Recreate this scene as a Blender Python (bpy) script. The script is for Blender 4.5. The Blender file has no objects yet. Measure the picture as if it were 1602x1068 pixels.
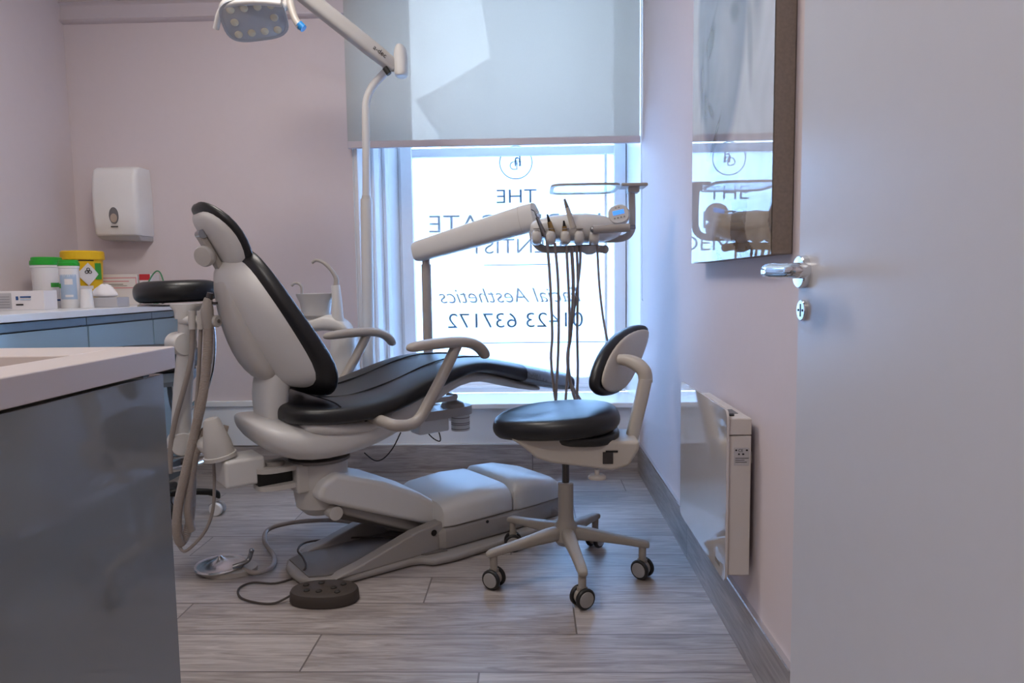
import bpy, bmesh, math, random
from mathutils import Vector, Matrix
PI = math.pi; R = math.radians
random.seed(4)
col = bpy.context.scene.collection
# ------------------------------------------------------------------ camera maths (room axes: X right, Y into the room, Z up)
F = 1068.0; H = 1.0
def cv(px, py): return Vector(((px-801)/F, -(py-534)/F, -1.0))
Yc = cv(830, 441).normalized()
Zc = cv(1830, 427).cross(cv(830, 441)).normalized()
if Zc.y < 0: Zc = -Zc
Xc = Yc.cross(Zc)
CAM = Matrix((Xc, Yc, Zc))
def ray(px, py): return CAM @ cv(px, py)
def aY(px, py, Y): r = ray(px, py); return Vector((0, 0, H)) + r*(Y/r.y)
def aX(px, py, X): r = ray(px, py); return Vector((0, 0, H)) + r*(X/r.x)
def aZ(px, py, Z=0): r = ray(px, py); return Vector((0, 0, H)) + r*((Z-H)/r.z)
# dental chair frame: u along the patient (head to foot), v towards the near side, z up
TH = R(39); CO = Vector((-.5, 2.6, 0)); CU = Vector((math.cos(TH), math.sin(TH), 0)); CV = Vector((math.sin(TH), -math.cos(TH), 0))
def C(u, v, z): return CO + CU*u + CV*v + Vector((0, 0, z))
def aV(px, py, v):
    r = ray(px, py); t = (CO.dot(CV)+v)/(r.dot(CV)); p = Vector((0, 0, H))+r*t
    return ((p-CO).dot(CU), p.z)
# ------------------------------------------------------------------ materials
def S(c): # sRGB 0-255 to linear
    return tuple(((x/255)/12.92 if x/255 <= .04045 else ((x/255+.055)/1.055)**2.4) for x in c) + (1,)
MT = {}
def mat(name, c, rough=.5, metal=0, spec=.5, coat=0, noise=0, nscale=30, bump=0, bscale=200, emis=None, es=0, alpha=1, trans=0, ior=1.45):
    m = bpy.data.materials.new(name); m.use_nodes = True; nt = m.node_tree; b = nt.nodes['Principled BSDF']
    b.inputs['Base Color'].default_value = S(c); b.inputs['Roughness'].default_value = rough
    b.inputs['Metallic'].default_value = metal; b.inputs['Specular IOR Level'].default_value = spec
    b.inputs['Coat Weight'].default_value = coat; b.inputs['Coat Roughness'].default_value = .05
    b.inputs['Transmission Weight'].default_value = trans; b.inputs['IOR'].default_value = ior; b.inputs['Alpha'].default_value = alpha
    if emis: b.inputs['Emission Color'].default_value = S(emis); b.inputs['Emission Strength'].default_value = es
    tc = nt.nodes.new('ShaderNodeTexCoord')
    n = nt.nodes.new('ShaderNodeTexNoise'); n.inputs['Scale'].default_value = nscale; n.inputs['Detail'].default_value = 4
    nt.links.new(tc.outputs['Object'], n.inputs['Vector'])
    mx = nt.nodes.new('ShaderNodeMix'); mx.data_type = 'RGBA'
    k = max(noise, .015)
    mx.inputs[6].default_value = tuple(x*(1-k) for x in S(c)[:3])+(1,); mx.inputs[7].default_value = tuple(min(1, x*(1+k)) for x in S(c)[:3])+(1,)
    nt.links.new(n.outputs['Fac'], mx.inputs[0]); nt.links.new(mx.outputs[2], b.inputs['Base Color'])
    if bump:
        n2 = nt.nodes.new('ShaderNodeTexNoise'); n2.inputs['Scale'].default_value = bscale; n2.inputs['Detail'].default_value = 3
        nt.links.new(tc.outputs['Object'], n2.inputs['Vector'])
        bp = nt.nodes.new('ShaderNodeBump'); bp.inputs['Strength'].default_value = bump; bp.inputs['Distance'].default_value = .0004
        nt.links.new(n2.outputs['Fac'], bp.inputs['Height']); nt.links.new(bp.outputs['Normal'], b.inputs['Normal'])
    MT[name] = m; return m
def math_(nt, op, a, b=None, c=None):
    n = nt.nodes.new('ShaderNodeMath'); n.operation = op
    for i, x in enumerate((a, b, c)):
        if x is None: continue
        if isinstance(x, (int, float)): n.inputs[i].default_value = x
        else: nt.links.new(x, n.inputs[i])
    return n.outputs[0]
def wood_tile(name, along, across, L, Wd, off=0.0, tint=(1, 1, 1), gw=.0025):
    """grey wood-look porcelain planks; along/across are world axis indices"""
    m = bpy.data.materials.new(name); m.use_nodes = True; nt = m.node_tree; b = nt.nodes['Principled BSDF']
    g = nt.nodes.new('ShaderNodeNewGeometry'); sp = nt.nodes.new('ShaderNodeSeparateXYZ'); nt.links.new(g.outputs['Position'], sp.inputs[0])
    a = sp.outputs[along]; c = math_(nt, 'ADD', sp.outputs[across], off)
    rowf = math_(nt, 'DIVIDE', c, Wd); row = math_(nt, 'FLOOR', rowf)
    sh = math_(nt, 'FRACT', math_(nt, 'MULTIPLY', row, .39)); x = math_(nt, 'ADD', math_(nt, 'DIVIDE', a, L), sh)
    pl = math_(nt, 'FLOOR', x)
    fr = math_(nt, 'FRACT', rowf); fx = math_(nt, 'FRACT', x)
    d1 = math_(nt, 'MULTIPLY', math_(nt, 'MINIMUM', fr, math_(nt, 'SUBTRACT', 1, fr)), Wd)
    d2 = math_(nt, 'MULTIPLY', math_(nt, 'MINIMUM', fx, math_(nt, 'SUBTRACT', 1, fx)), L)
    gr = math_(nt, 'LESS_THAN', math_(nt, 'MINIMUM', d1, d2), gw)
    seed = math_(nt, 'ADD', math_(nt, 'MULTIPLY', row, 7.13), math_(nt, 'MULTIPLY', pl, 3.71))
    cb = nt.nodes.new('ShaderNodeCombineXYZ')
    nt.links.new(math_(nt, 'MULTIPLY', a, 1.3), cb.inputs[0]); nt.links.new(math_(nt, 'MULTIPLY', c, 14), cb.inputs[1]); nt.links.new(seed, cb.inputs[2])
    n1 = nt.nodes.new('ShaderNodeTexNoise'); n1.inputs['Scale'].default_value = 3; n1.inputs['Detail'].default_value = 8; n1.inputs['Roughness'].default_value = .62; n1.inputs['Distortion'].default_value = 1.2
    nt.links.new(cb.outputs[0], n1.inputs['Vector'])
    cb2 = nt.nodes.new('ShaderNodeCombineXYZ')
    nt.links.new(math_(nt, 'MULTIPLY', a, 4), cb2.inputs[0]); nt.links.new(math_(nt, 'MULTIPLY', c, 90), cb2.inputs[1]); nt.links.new(seed, cb2.inputs[2])
    n2 = nt.nodes.new('ShaderNodeTexNoise'); n2.inputs['Scale'].default_value = 3; n2.inputs['Detail'].default_value = 5
    nt.links.new(cb2.outputs[0], n2.inputs['Vector'])
    wn = nt.nodes.new('ShaderNodeTexWhiteNoise'); wn.noise_dimensions = '1D'; nt.links.new(seed, wn.inputs['W'])
    v = math_(nt, 'ADD', math_(nt, 'MULTIPLY', n1.outputs['Fac'], .85), math_(nt, 'MULTIPLY', n2.outputs['Fac'], .35))
    v = math_(nt, 'ADD', v, math_(nt, 'MULTIPLY', wn.outputs['Value'], .10))
    cr = nt.nodes.new('ShaderNodeValToRGB'); nt.links.new(v, cr.inputs[0])
    e = cr.color_ramp.elements
    def tc_(c): 
        l = S(c); return tuple(l[i]*tint[i] for i in range(3))+(1,)
    e[0].position = .34; e[0].color = tc_((84, 75, 71)); e[1].position = .90; e[1].color = tc_((176, 168, 163))
    k = e.new(.52); k.color = tc_((121, 111, 106)); k = e.new(.68); k.color = tc_((147, 138, 133))
    mx = nt.nodes.new('ShaderNodeMix'); mx.data_type = 'RGBA'; nt.links.new(gr, mx.inputs[0]); nt.links.new(cr.outputs[0], mx.inputs[6]); mx.inputs[7].default_value = tc_((92, 84, 82))
    nt.links.new(mx.outputs[2], b.inputs['Base Color']); b.inputs['Roughness'].default_value = .5; b.inputs['Specular IOR Level'].default_value = .8; b.inputs['Coat Weight'].default_value = .6; b.inputs['Coat Roughness'].default_value = .42; b.inputs['Coat IOR'].default_value = 1.6
    bp = nt.nodes.new('ShaderNodeBump'); bp.inputs['Strength'].default_value = .5; bp.inputs['Distance'].default_value = .0003
    hgt = math_(nt, 'SUBTRACT', n2.outputs['Fac'], math_(nt, 'MULTIPLY', gr, 2)); nt.links.new(hgt, bp.inputs['Height']); nt.links.new(bp.outputs['Normal'], b.inputs['Normal'])
    MT[name] = m; return m
mat('wall', (212, 201, 204), .75, bump=.15, bscale=90)
mat('wall_white', (240, 243, 247), .5)
mat('ceiling', (235, 233, 232), .8)
mat('trim_paint', (206, 197, 202), .45)
mat('white_gloss', (228, 230, 234), .25)
mat('frame_paint', (243, 246, 250), .3)
wood_tile('floor_tile', 0, 1, 1.2, .19, off=-1.867+.19*10, tint=(1.22, 1.24, 1.27))
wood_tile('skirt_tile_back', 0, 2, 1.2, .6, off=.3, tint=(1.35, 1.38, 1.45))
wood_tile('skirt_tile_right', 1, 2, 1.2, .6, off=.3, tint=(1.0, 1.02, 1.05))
mat('chair_white', (208, 206, 204), .36, spec=.45, bump=.04, bscale=400)
mat('chair_side', (190, 186, 182), .36, spec=.4)
mat('chair_grey', (150, 145, 142), .45)
mat('chair_dark', (110, 105, 103), .5)
mat('arm_grey', (164, 157, 151), .38)
mat('leather', (16, 18, 23), .42, spec=.5, coat=.3, bump=.25, bscale=260)
MT['leather'].node_tree.nodes['Principled BSDF'].inputs['Coat Roughness'].default_value = .32
mat('seam', (8, 8, 9), .6)
mat('black', (14, 14, 15), .4)
mat('chrome', (225, 227, 230), .08, metal=1)
mat('disc_metal', (215, 216, 220), .2, metal=1)
mat('steel', (150, 152, 156), .22, metal=1)
mat('dark_steel', (90, 88, 88), .25, metal=1)
mat('brass', (170, 140, 90), .3, metal=1)
mat('door_paint', (196, 196, 203), .32, spec=.4, bump=.05, bscale=60)
mat('stool_white', (190, 182, 172), .42)
mat('stool_base', (150, 143, 136), .45)
mat('tyre', (30, 30, 32), .5)
mat('hub', (150, 147, 146), .4)
mat('hose', (150, 141, 136), .45)
mat('hose_light', (168, 156, 148), .45)
mat('ribbed', (160, 148, 140), .5)
mat('cabinet_grey', (130, 134, 136), .04, spec=.8, coat=.4)
mat('cabinet_blue', (146, 172, 188), .12, spec=.6)
mat('cabinet_body', (120, 130, 138), .5)
mat('worktop', (208, 198, 196), .3, noise=.03, nscale=900)
mat('basin', (176, 160, 148), .35)
mat('plastic_white', (226, 224, 224), .3)
mat('plastic_green', (40, 165, 50), .35)
mat('plastic_yellow', (238, 190, 20), .4)
mat('card_white', (226, 222, 224), .6)
mat('card_grey', (186, 184, 188), .55)
mat('ink_red', (196, 50, 62), .6)
mat('ink_pink', (214, 150, 160), .6)
mat('ink_blue', (40, 80, 140), .6)
mat('ink_pale', (168, 188, 212), .6)
mat('ink_green', (60, 160, 60), .6)
mat('ink_black', (22, 22, 24), .6)
mat('ink_grey', (110, 108, 112), .6)
mat('tissue', (236, 232, 234), .9)
mat('goggle_green', (70, 140, 100), .3)
mat('pedal', (62, 54, 50), .55, bump=.2)
mat('pedal_dark', (40, 35, 33), .6)
mat('blue_cap', (30, 130, 200), .35)
mat('led', (224, 218, 196), .25)
mat('lamp_silver', (200, 203, 208), .22, metal=.25)
mat('screen', (60, 130, 230), .3, emis=(70, 140, 240), es=.8)
mat('canvas_side', (132, 120, 112), .85, noise=.22, nscale=140)
mat('brick', (196, 192, 190), .9)
mat('heater_body', (206, 200, 196), .35)
mat('lettering', (100, 132, 160), .35)
mat('lettering_soft', (178, 200, 220), .4)
mat('cord', (226, 232, 240), .4)
mat('lamp_white', (240, 240, 240), .5, emis=(255, 248, 240), es=6)
def shader(name):
    m = bpy.data.materials.new(name); m.use_nodes = True; nt = m.node_tree; nt.nodes.clear(); MT[name] = m
    return nt, nt.nodes.new('ShaderNodeOutputMaterial')
def add(nt, t, **kw):
    n = nt.nodes.new(t)
    for k, v in kw.items(): n.inputs[k].default_value = v
    return n
def mixs(nt, f, a, b):
    n = nt.nodes.new('ShaderNodeMixShader')
    if isinstance(f, float): n.inputs[0].default_value = f
    else: nt.links.new(f, n.inputs[0])
    nt.links.new(a.outputs[0], n.inputs[1]); nt.links.new(b.outputs[0], n.inputs[2]); return n
# clear pane
nt, o = shader('glass_clear'); f = add(nt, 'ShaderNodeFresnel', IOR=1.45)
nt.links.new(mixs(nt, f.outputs[0], add(nt, 'ShaderNodeBsdfTransparent', Color=(.95, .97, 1, 1)), add(nt, 'ShaderNodeBsdfGlossy', Roughness=.02)).outputs[0], o.inputs[0])
# frosted privacy film
nt, o = shader('frosted_film')
nt.links.new(mixs(nt, .12, add(nt, 'ShaderNodeBsdfTranslucent', Color=(.62, .70, .80, 1)), add(nt, 'ShaderNodeBsdfTransparent', Color=(.60, .72, .90, 1))).outputs[0], o.inputs[0])
# roller blind fabric with a fine weave
nt, o = shader('blind_fabric')
tc = nt.nodes.new('ShaderNodeTexCoord'); w = nt.nodes.new('ShaderNodeTexNoise'); w.inputs['Scale'].default_value = 700
nt.links.new(tc.outputs['Object'], w.inputs['Vector'])
tr = mixs(nt, .5, add(nt, 'ShaderNodeBsdfTranslucent', Color=(.46, .43, .38, 1)), add(nt, 'ShaderNodeBsdfDiffuse', Color=(.78, .80, .82, 1)))
fac = math_(nt, 'ADD', .15, math_(nt, 'MULTIPLY', w.outputs['Fac'], .1))
nt.links.new(mixs(nt, fac, tr, add(nt, 'ShaderNodeBsdfTransparent', Color=(.85, .74, .65, 1))).outputs[0], o.inputs[0])
# thin clear plastic sleeve
nt, o = shader('clear_plastic'); 
tc = nt.nodes.new('ShaderNodeTexCoord'); w = nt.nodes.new('ShaderNodeTexNoise'); w.inputs['Scale'].default_value = 18; w.inputs['Distortion'].default_value = 2; nt.links.new(tc.outputs['Object'], w.inputs['Vector'])
bp = nt.nodes.new('ShaderNodeBump'); bp.inputs['Distance'].default_value = .004; nt.links.new(w.outputs['Fac'], bp.inputs['Height'])
gl = add(nt, 'ShaderNodeBsdfGlossy', Roughness=.18, Color=(.75, .8, .85, 1)); nt.links.new(bp.outputs[0], gl.inputs['Normal'])
nt.links.new(mixs(nt, .38, add(nt, 'ShaderNodeBsdfTransparent', Color=(.9, .93, .96, 1)), gl).outputs[0], o.inputs[0])
# glossy white glass of the heater
mat('heater_glass', (196, 192, 192), .03, spec=1.0, ior=1.9)
MT['heater_glass'].node_tree.nodes['Principled BSDF'].inputs['Coat Weight'].default_value = 1
# ------------------------------------------------------------------ geometry
class G:
    def __init__(s): s.V = []; s.F = []
    def add(s, V, Fc):
        b = len(s.V); s.V += [Vector(v) for v in V]; s.F += [[b+i for i in f] for f in Fc]; return s
    def box(s, lo, hi):
        a, b, c = lo; d, e, f = hi
        return s.add([(a,b,c),(d,b,c),(d,e,c),(a,e,c),(a,b,f),(d,b,f),(d,e,f),(a,e,f)], [(0,3,2,1),(4,5,6,7),(0,1,5,4),(1,2,6,5),(2,3,7,6),(3,0,4,7)])
    def obox(s, c, ax, h):   # oriented box: centre, three axes, half sizes
        c = Vector(c); A = [Vector(a).normalized()*k for a, k in zip(ax, h)]
        V = [c+A[0]*i+A[1]*j+A[2]*k for k in (-1,1) for i, j in ((-1,-1),(1,-1),(1,1),(-1,1))]
        return s.add(V, [(0,3,2,1),(4,5,6,7),(0,1,5,4),(1,2,6,5),(2,3,7,6),(3,0,4,7)])
    def loft(s, rings, cap=True, closed=False):
        n = len(rings[0]); V = [p for r in rings for p in r]; Fc = []
        m = len(rings)
        for i in range(m if closed else m-1):
            for j in range(n):
                k = (i+1) % m
                Fc.append((i*n+j, i*n+(j+1) % n, k*n+(j+1) % n, k*n+j))
        if cap and not closed:
            Fc.append(tuple(reversed(range(n)))); Fc.append(tuple((m-1)*n+j for j in range(n)))
        return s.add(V, Fc)
    def tube(s, path, r, n=12, smooth=4, cap=True, flat=1.0):
        P = [Vector(p) for p in path]; rr = r if isinstance(r, (list, tuple)) else [r]*len(P)
        if smooth > 1 and len(P) > 2:
            Q = []; q = []
            for i in range(len(P)-1):
                a = P[max(i-1, 0)]; b = P[i]; c = P[i+1]; d = P[min(i+2, len(P)-1)]
                for k in range(smooth):
                    t = k/smooth
                    Q.append(.5*((2*b)+(c-a)*t+(2*a-5*b+4*c-d)*t*t+(3*b-a-3*c+d)*t**3)); q.append(rr[i]*(1-t)+rr[i+1]*t)
            Q.append(P[-1]); q.append(rr[-1]); P, rr = Q, q
        T = [(P[min(i+1, len(P)-1)]-P[max(i-1, 0)]).normalized() for i in range(len(P))]
        nrm = T[0].orthogonal().normalized(); rings = []
        for i, p in enumerate(P):
            nrm = (nrm-T[i]*nrm.dot(T[i])).normalized(); b = T[i].cross(nrm)
            rings.append([p+(nrm*math.cos(2*PI*j/n)+b*math.sin(2*PI*j/n)*flat)*rr[i] for j in range(n)])
        return s.loft(rings, cap)
    def lathe(s, prof, c, ax=(0,0,1), n=32, cap=True):   # prof: (radius, height)
        A = Vector(ax).normalized(); c = Vector(c); x = A.orthogonal().normalized(); y = A.cross(x)
        return s.loft([[c+A*h+(x*math.cos(2*PI*j/n)+y*math.sin(2*PI*j/n))*max(r, 1e-4) for j in range(n)] for r, h in prof], cap)
    def cyl(s, a, b, r, n=24, r2=None):
        a = Vector(a); b = Vector(b); return s.lathe([(r, 0), (r if r2 is None else r2, (b-a).length)], a, b-a, n)
    def prism(s, A, B):      # two matching outlines
        n = len(A); return s.add(list(A)+list(B), [tuple(range(n)), tuple(reversed(range(n, 2*n)))]+[(i, i+n, (i+1) % n+n, (i+1) % n) for i in range(n)])
    def ball(s, c, r, n=16, sc=(1,1,1)):
        c = Vector(c); k = n//2
        return s.loft([[c+Vector((math.cos(2*PI*j/n)*math.sin(PI*i/k)*r*sc[0], math.sin(2*PI*j/n)*math.sin(PI*i/k)*r*sc[1], -math.cos(PI*i/k)*r*sc[2])) if 0 < i < k else c+Vector((math.cos(2*PI*j/n)*1e-4, math.sin(2*PI*j/n)*1e-4, (-1 if i == 0 else 1)*r*sc[2])) for j in range(n)] for i in range(k+1)])
def sup(c, a, b, ra, rb, n=24, e=2.5, rot=0):   # superellipse ring
    c = Vector(c); a = Vector(a).normalized(); b = Vector(b).normalized(); out = []
    for j in range(n):
        t = 2*PI*j/n+rot; x = math.cos(t); y = math.sin(t)
        out.append(c+a*ra*math.copysign(abs(x)**(2/e), x)+b*rb*math.copysign(abs(y)**(2/e), y))
    return out
WM = {}
def link(o, parent, loc=None):
    col.objects.link(o)
    if parent is not None: o.parent = parent; WM[o.name] = WM[parent.name]
    else:
        o.location = loc; WM[o.name] = Matrix.Translation(loc)
def ob(name, g, m, parent=None, bevel=0, seg=3, sub=0, flat=False, label=None, origin=None, ang=35):
    V = g.V; lo = Vector((min(v[i] for v in V) for i in range(3))); hi = Vector((max(v[i] for v in V) for i in range(3)))
    loc = Vector(origin) if origin else Vector(((lo.x+hi.x)/2, (lo.y+hi.y)/2, lo.z))
    base = WM[parent.name] if parent is not None else Matrix.Translation(loc)
    inv = base.inverted()
    me = bpy.data.meshes.new(name); me.from_pydata([inv @ v for v in V], [], g.F)
    bm = bmesh.new(); bm.from_mesh(me); bmesh.ops.recalc_face_normals(bm, faces=bm.faces); bm.to_mesh(me); bm.free()
    for p in me.polygons: p.use_smooth = not flat
    me.materials.append(MT[m] if isinstance(m, str) else m)
    if not flat and not bevel and not sub: me.set_sharp_from_angle(angle=R(ang))
    o = bpy.data.objects.new(name, me); link(o, parent, loc)
    if bevel:
        b = o.modifiers.new('Bevel', 'BEVEL'); b.width = bevel; b.segments = seg; b.limit_method = 'ANGLE'; b.angle_limit = R(30)
        w = o.modifiers.new('WN', 'WEIGHTED_NORMAL'); w.keep_sharp = True
    if sub:
        s_ = o.modifiers.new('Sub', 'SUBSURF'); s_.levels = sub; s_.render_levels = sub
    if label: o['label'] = label
    return o
def thing(name, loc, label, cat, group=None):
    o = bpy.data.objects.new(name, None); o.empty_display_size = .05; col.objects.link(o); o.location = loc; WM[o.name] = Matrix.Translation(loc)
    return tag(o, label, cat, group)
def tag(o, label, cat, group=None):
    o['label'] = label; o['category'] = cat
    if group: o['group'] = group
    return o
def struct(name, g, m, parent=None, **kw):
    o = ob(name, g, m, parent, **kw)
    if parent is None: o['kind'] = 'structure'
    return o
def text(name, body, p, size, m, parent, right=(1,0,0), up=(0,0,1), ext=.0006, align='CENTER', mirror=False, shear=0, sx=1.0, thin=0):
    cu = bpy.data.curves.new(name, 'FONT'); cu.body = body; cu.size = size; cu.extrude = ext; cu.align_x = align; cu.align_y = 'CENTER'; cu.shear = shear; cu.offset = thin*size
    tmp = bpy.data.objects.new(name+'_t', cu); col.objects.link(tmp)
    dg = bpy.context.evaluated_depsgraph_get(); me = bpy.data.meshes.new_from_object(tmp.evaluated_get(dg))
    bpy.data.objects.remove(tmp)
    r_ = Vector(right).normalized(); u_ = Vector(up).normalized(); n_ = r_.cross(u_)
    g = G(); g.add([Vector(p)+r_*(v.co.x*(-1 if mirror else 1)*sx)+u_*v.co.y+n_*v.co.z for v in me.vertices], [tuple(q.vertices) for q in me.polygons])
    bpy.data.meshes.remove(me)
    return ob(name, g, m, parent, flat=True)
X = Vector((1,0,0)); Y = Vector((0,1,0)); Z = Vector((0,0,1))
# ------------------------------------------------------------------ ROOM
XL, XR, YB, YF, ZC = -2.365, .563, 3.54, -1.7, 2.75
WX0, WX1 = -.905, .553          # window opening in the back wall
SILL = .372
struct('floor', G().box((XL-.1, YF-.1, -.08), (XR+.1, YB+.55, 0)), 'floor_tile', flat=True)
struct('ceiling', G().box((XL-.1, YF-.1, ZC), (XR+.1, YB+.5, ZC+.1)), 'ceiling', flat=True)
struct('wall_left', G().box((XL-.1, YF-.1, 0), (XL, YB+.1, ZC)), 'wall', flat=True)
struct('wall_right', G().box((XR, YF-.1, 0), (XR+.1, YB, ZC)), 'wall', flat=True)
struct('wall_front', G().box((XL, YF-.1, 0), (XR, YF, ZC)), 'wall', flat=True)
g = G().box((XL, YB, 0), (WX0, YB+.1, ZC)); 
struct('wall_back', g, 'wall', flat=True)
g = G().box((WX0, YB, 0), (XR+.1, YB+.45, SILL-.03))
struct('wall_back_under_window', g, 'wall_white', flat=True)
g = G().box((XL, YB-.012, .156), (WX0, YB, SILL-.006))
struct('trim_2', g, 'wall_white', flat=True)
struct('trim_3', G().box((XL, YB-.026, SILL-.006), (WX0-.001, YB, SILL+.024)), 'white_gloss', bevel=.004)
# picture rail
z0 = 2.337; g = G()
prof = [(0, 0), (.022, .006), (.03, .014), (.018, .02), (.014, .085), (.02, .092), (.03, .1), (.014, .108), (0, .112)]
g.prism([(XL, YB-a, z0+b) for a, b in prof], [(WX0, YB-a, z0+b) for a, b in prof])
struct('trim_1', g, 'trim_paint')
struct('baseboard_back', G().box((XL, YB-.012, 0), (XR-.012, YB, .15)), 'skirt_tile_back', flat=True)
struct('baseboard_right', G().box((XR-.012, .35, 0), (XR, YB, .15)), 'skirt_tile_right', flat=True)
struct('trim_4', G().box((XR-.013, .35, .15), (XR, YB-.013, .157)), 'chrome', flat=True)
struct('trim_5', G().box((WX0-.3, YB-.013, .15), (XR-.013, YB, .156)), 'white_gloss', flat=True)
# window: splayed reveals, sash frame, panes with privacy film and lettering
GY = 3.86; GX0, GX1 = -.70, .515; ZT = 2.75
win = struct('window_1', G().box((WX0-.0, YB-.035, SILL-.028), (XR-.002, GY, SILL)), 'frame_paint', bevel=.006)
def splay(x0, x1, y0, y1, z0, z1, t):
    y0 += .001; return G().prism([(x0, y0, z0), (x1, y1, z0), (x1+t, y1, z0), (x0+t, y0+.12, z0)], [(x0, y0, z1), (x1, y1, z1), (x1+t, y1, z1), (x0+t, y0+.12, z1)])
ob('window_reveal', splay(WX0, GX0-.02, YB, GY+.06, SILL-.02, ZC, -.1), 'frame_paint', win, flat=True)
ob('window_reveal', splay(WX1+.01, GX1+.02, YB, GY+.06, SILL-.02, ZC, .12), 'frame_paint', win, flat=True)
def lerp(a, b, t): return a+(b-a)*t
for t0, t1, d in ((.02, .13, .022), (.34, .44, .018), (.56, .64, .02), (.90, .99, .022)):   # mouldings of the panelled left reveal
    xa, xb = lerp(WX0, GX0-.02, t0), lerp(WX0, GX0-.02, t1); ya, yb = lerp(YB, GY+.06, t0), lerp(YB, GY+.06, t1)
    ob('reveal_moulding', G().prism([(xa, ya, SILL), (xb, yb, SILL), (xb+d, yb-d*.6, SILL), (xa+d, ya-d*.6, SILL)], [(xa, ya, ZC), (xb, yb, ZC), (xb+d, yb-d*.6, ZC), (xa+d, ya-d*.6, ZC)]), 'white_gloss', win, bevel=.005)
sash = ob('sash_frame', G().box((GX0-.02, GY, SILL), (GX0+.045, GY+.06, ZT)).box((GX1-.045, GY, SILL), (GX1+.02, GY+.06, ZT)).box((GX0, GY, SILL), (GX1, GY+.06, SILL+.085)).box((GX0, GY+.01, 1.70), (GX1, GY+.07, 1.75)), 'frame_paint', win, bevel=.006)
ob('glazing_bead', G().box((GX0+.05, GY-.012, SILL+.03), (GX1-.05, GY, SILL+.045)).box((GX1-.10, GY-.01, SILL+.085), (GX1-.085, GY, 1.7)), 'frame_paint', win, bevel=.003)
ob('upper_pane', G().box((GX0+.04, GY+.045, 1.75), (GX1-.04, GY+.049, ZT)), 'glass_clear', win, flat=True)
ob('lower_pane', G().box((GX0+.04, GY+.03, SILL+.08), (GX1-.04, GY+.034, 1.70)), 'glass_clear', win, flat=True)
g = G(); g.add([(GX0+.045, GY+.028, SILL+.08), (GX1-.045, GY+.028, SILL+.08), (GX1-.045, GY+.028, 1.70), (GX0+.045, GY+.028, 1.70)], [(0, 1, 2, 3)])
ob('frosted_film', g, 'frosted_film', win, flat=True)
LY = GY+.022
def wt(body, px, py, hpx, m='lettering', **kw):
    return text('window_lettering', body, aY(px, py, LY), hpx*LY/F*1.38, m, win, mirror=True, thin=-.004, **kw)
wt('THE', 808, 308, 22, sx=1.15); wt('HARROGATE', 806, 350, 28, 'lettering_soft', sx=1.18); wt('DENTIST', 808, 386, 24, 'lettering_soft', sx=1.12)
wt('Facial Aesthetics', 800, 463, 24, 'lettering_soft', shear=.35, sx=1.0); wt('01423 637172', 806, 502, 24, shear=.0, sx=1.12)
c = aY(807, 254, LY); g = G()
g.loft([[c+(X*math.cos(2*PI*j/48)+Z*math.sin(2*PI*j/48))*r+Y*y for j in range(48)] for r, y in ((.0875, 0), (.093, 0), (.093, .002), (.0875, .002))], closed=True)
ob('window_logo_ring', g, 'lettering', win)
text('window_logo', 'h', c+X*.01+Z*.012, .11, 'lettering', win, mirror=True, sx=.8); text('window_logo', 'D', c+X*-.012-Z*.02, .07, 'lettering_soft', win, mirror=True); text('window_logo', 'ga', c+X*.012+Z*.004, .05, 'lettering_soft', win, mirror=True)
for a, b in (((757, 415), (862, 415)), ((755, 536.5), (958, 534))):
    p, q = aY(*a, LY), aY(*b, LY); ob('window_line', G().box((p.x, LY-.001, p.z-.002), (q.x, LY+.001, p.z+.0025)), 'lettering', win, flat=True)
# roller blind
bl = thing('roller_blind', (-.18, 3.5, 1.70), 'pale translucent roller blind pulled halfway down the window', 'blind')
zb = 1.702
ob('fabric', G().box((-.915, 3.499, zb), (.553, 3.5005, 2.70)), 'blind_fabric', bl, flat=True)
ob('bottom_bar', G().box((-.915, 3.49, zb-.018), (.556, 3.51, zb+.017)), 'trim_paint', bl, bevel=.004, label='pale aluminium bottom bar of the blind')
ob('roller_tube', G().cyl((-.915, 3.5, 2.70), (.55, 3.5, 2.70), .025), 'plastic_white', bl)
tag(ob('blind_cord', G().tube([aY(1003, -40, 3.44), aY(1003.5, 250, 3.44), aY(1004, 468, 3.44)], .0022, 6).tube([aY(1004, 468, 3.44), aY(1007, 470, 3.44), aY(1008, 466, 3.44), aY(1008, 250, 3.44), aY(1006, -40, 3.44)], .0022, 6), 'cord'), 'thin white looped bead chain hanging at the right side of the window', 'blind chain')
# ------------------------------------------------------------------ DOOR LEAF (right foreground, folded back near the wall)
DX = .43; DY = 1.112
door = struct('door_1', G().box((DX, .30, .006), (DX+.04, DY, 2.04)), 'door_paint', bevel=.0015)
struct('trim_6', G().box((XR-.02, .18, 0), (XR, .26, 2.12)), 'white_gloss', bevel=.004)
hc = aX(1259, 425, DX); hc.x = DX
rose = ob('handle_rose', G().lathe([(.0255, 0), (.0255, .009), (.024, .0105), (0, .0105)], hc, -X, 40), 'chrome', door)
hn = G().lathe([(.0105, 0), (.0105, .04)], hc, -X, 20)
ob('handle_neck', hn, 'chrome', door)
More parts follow.
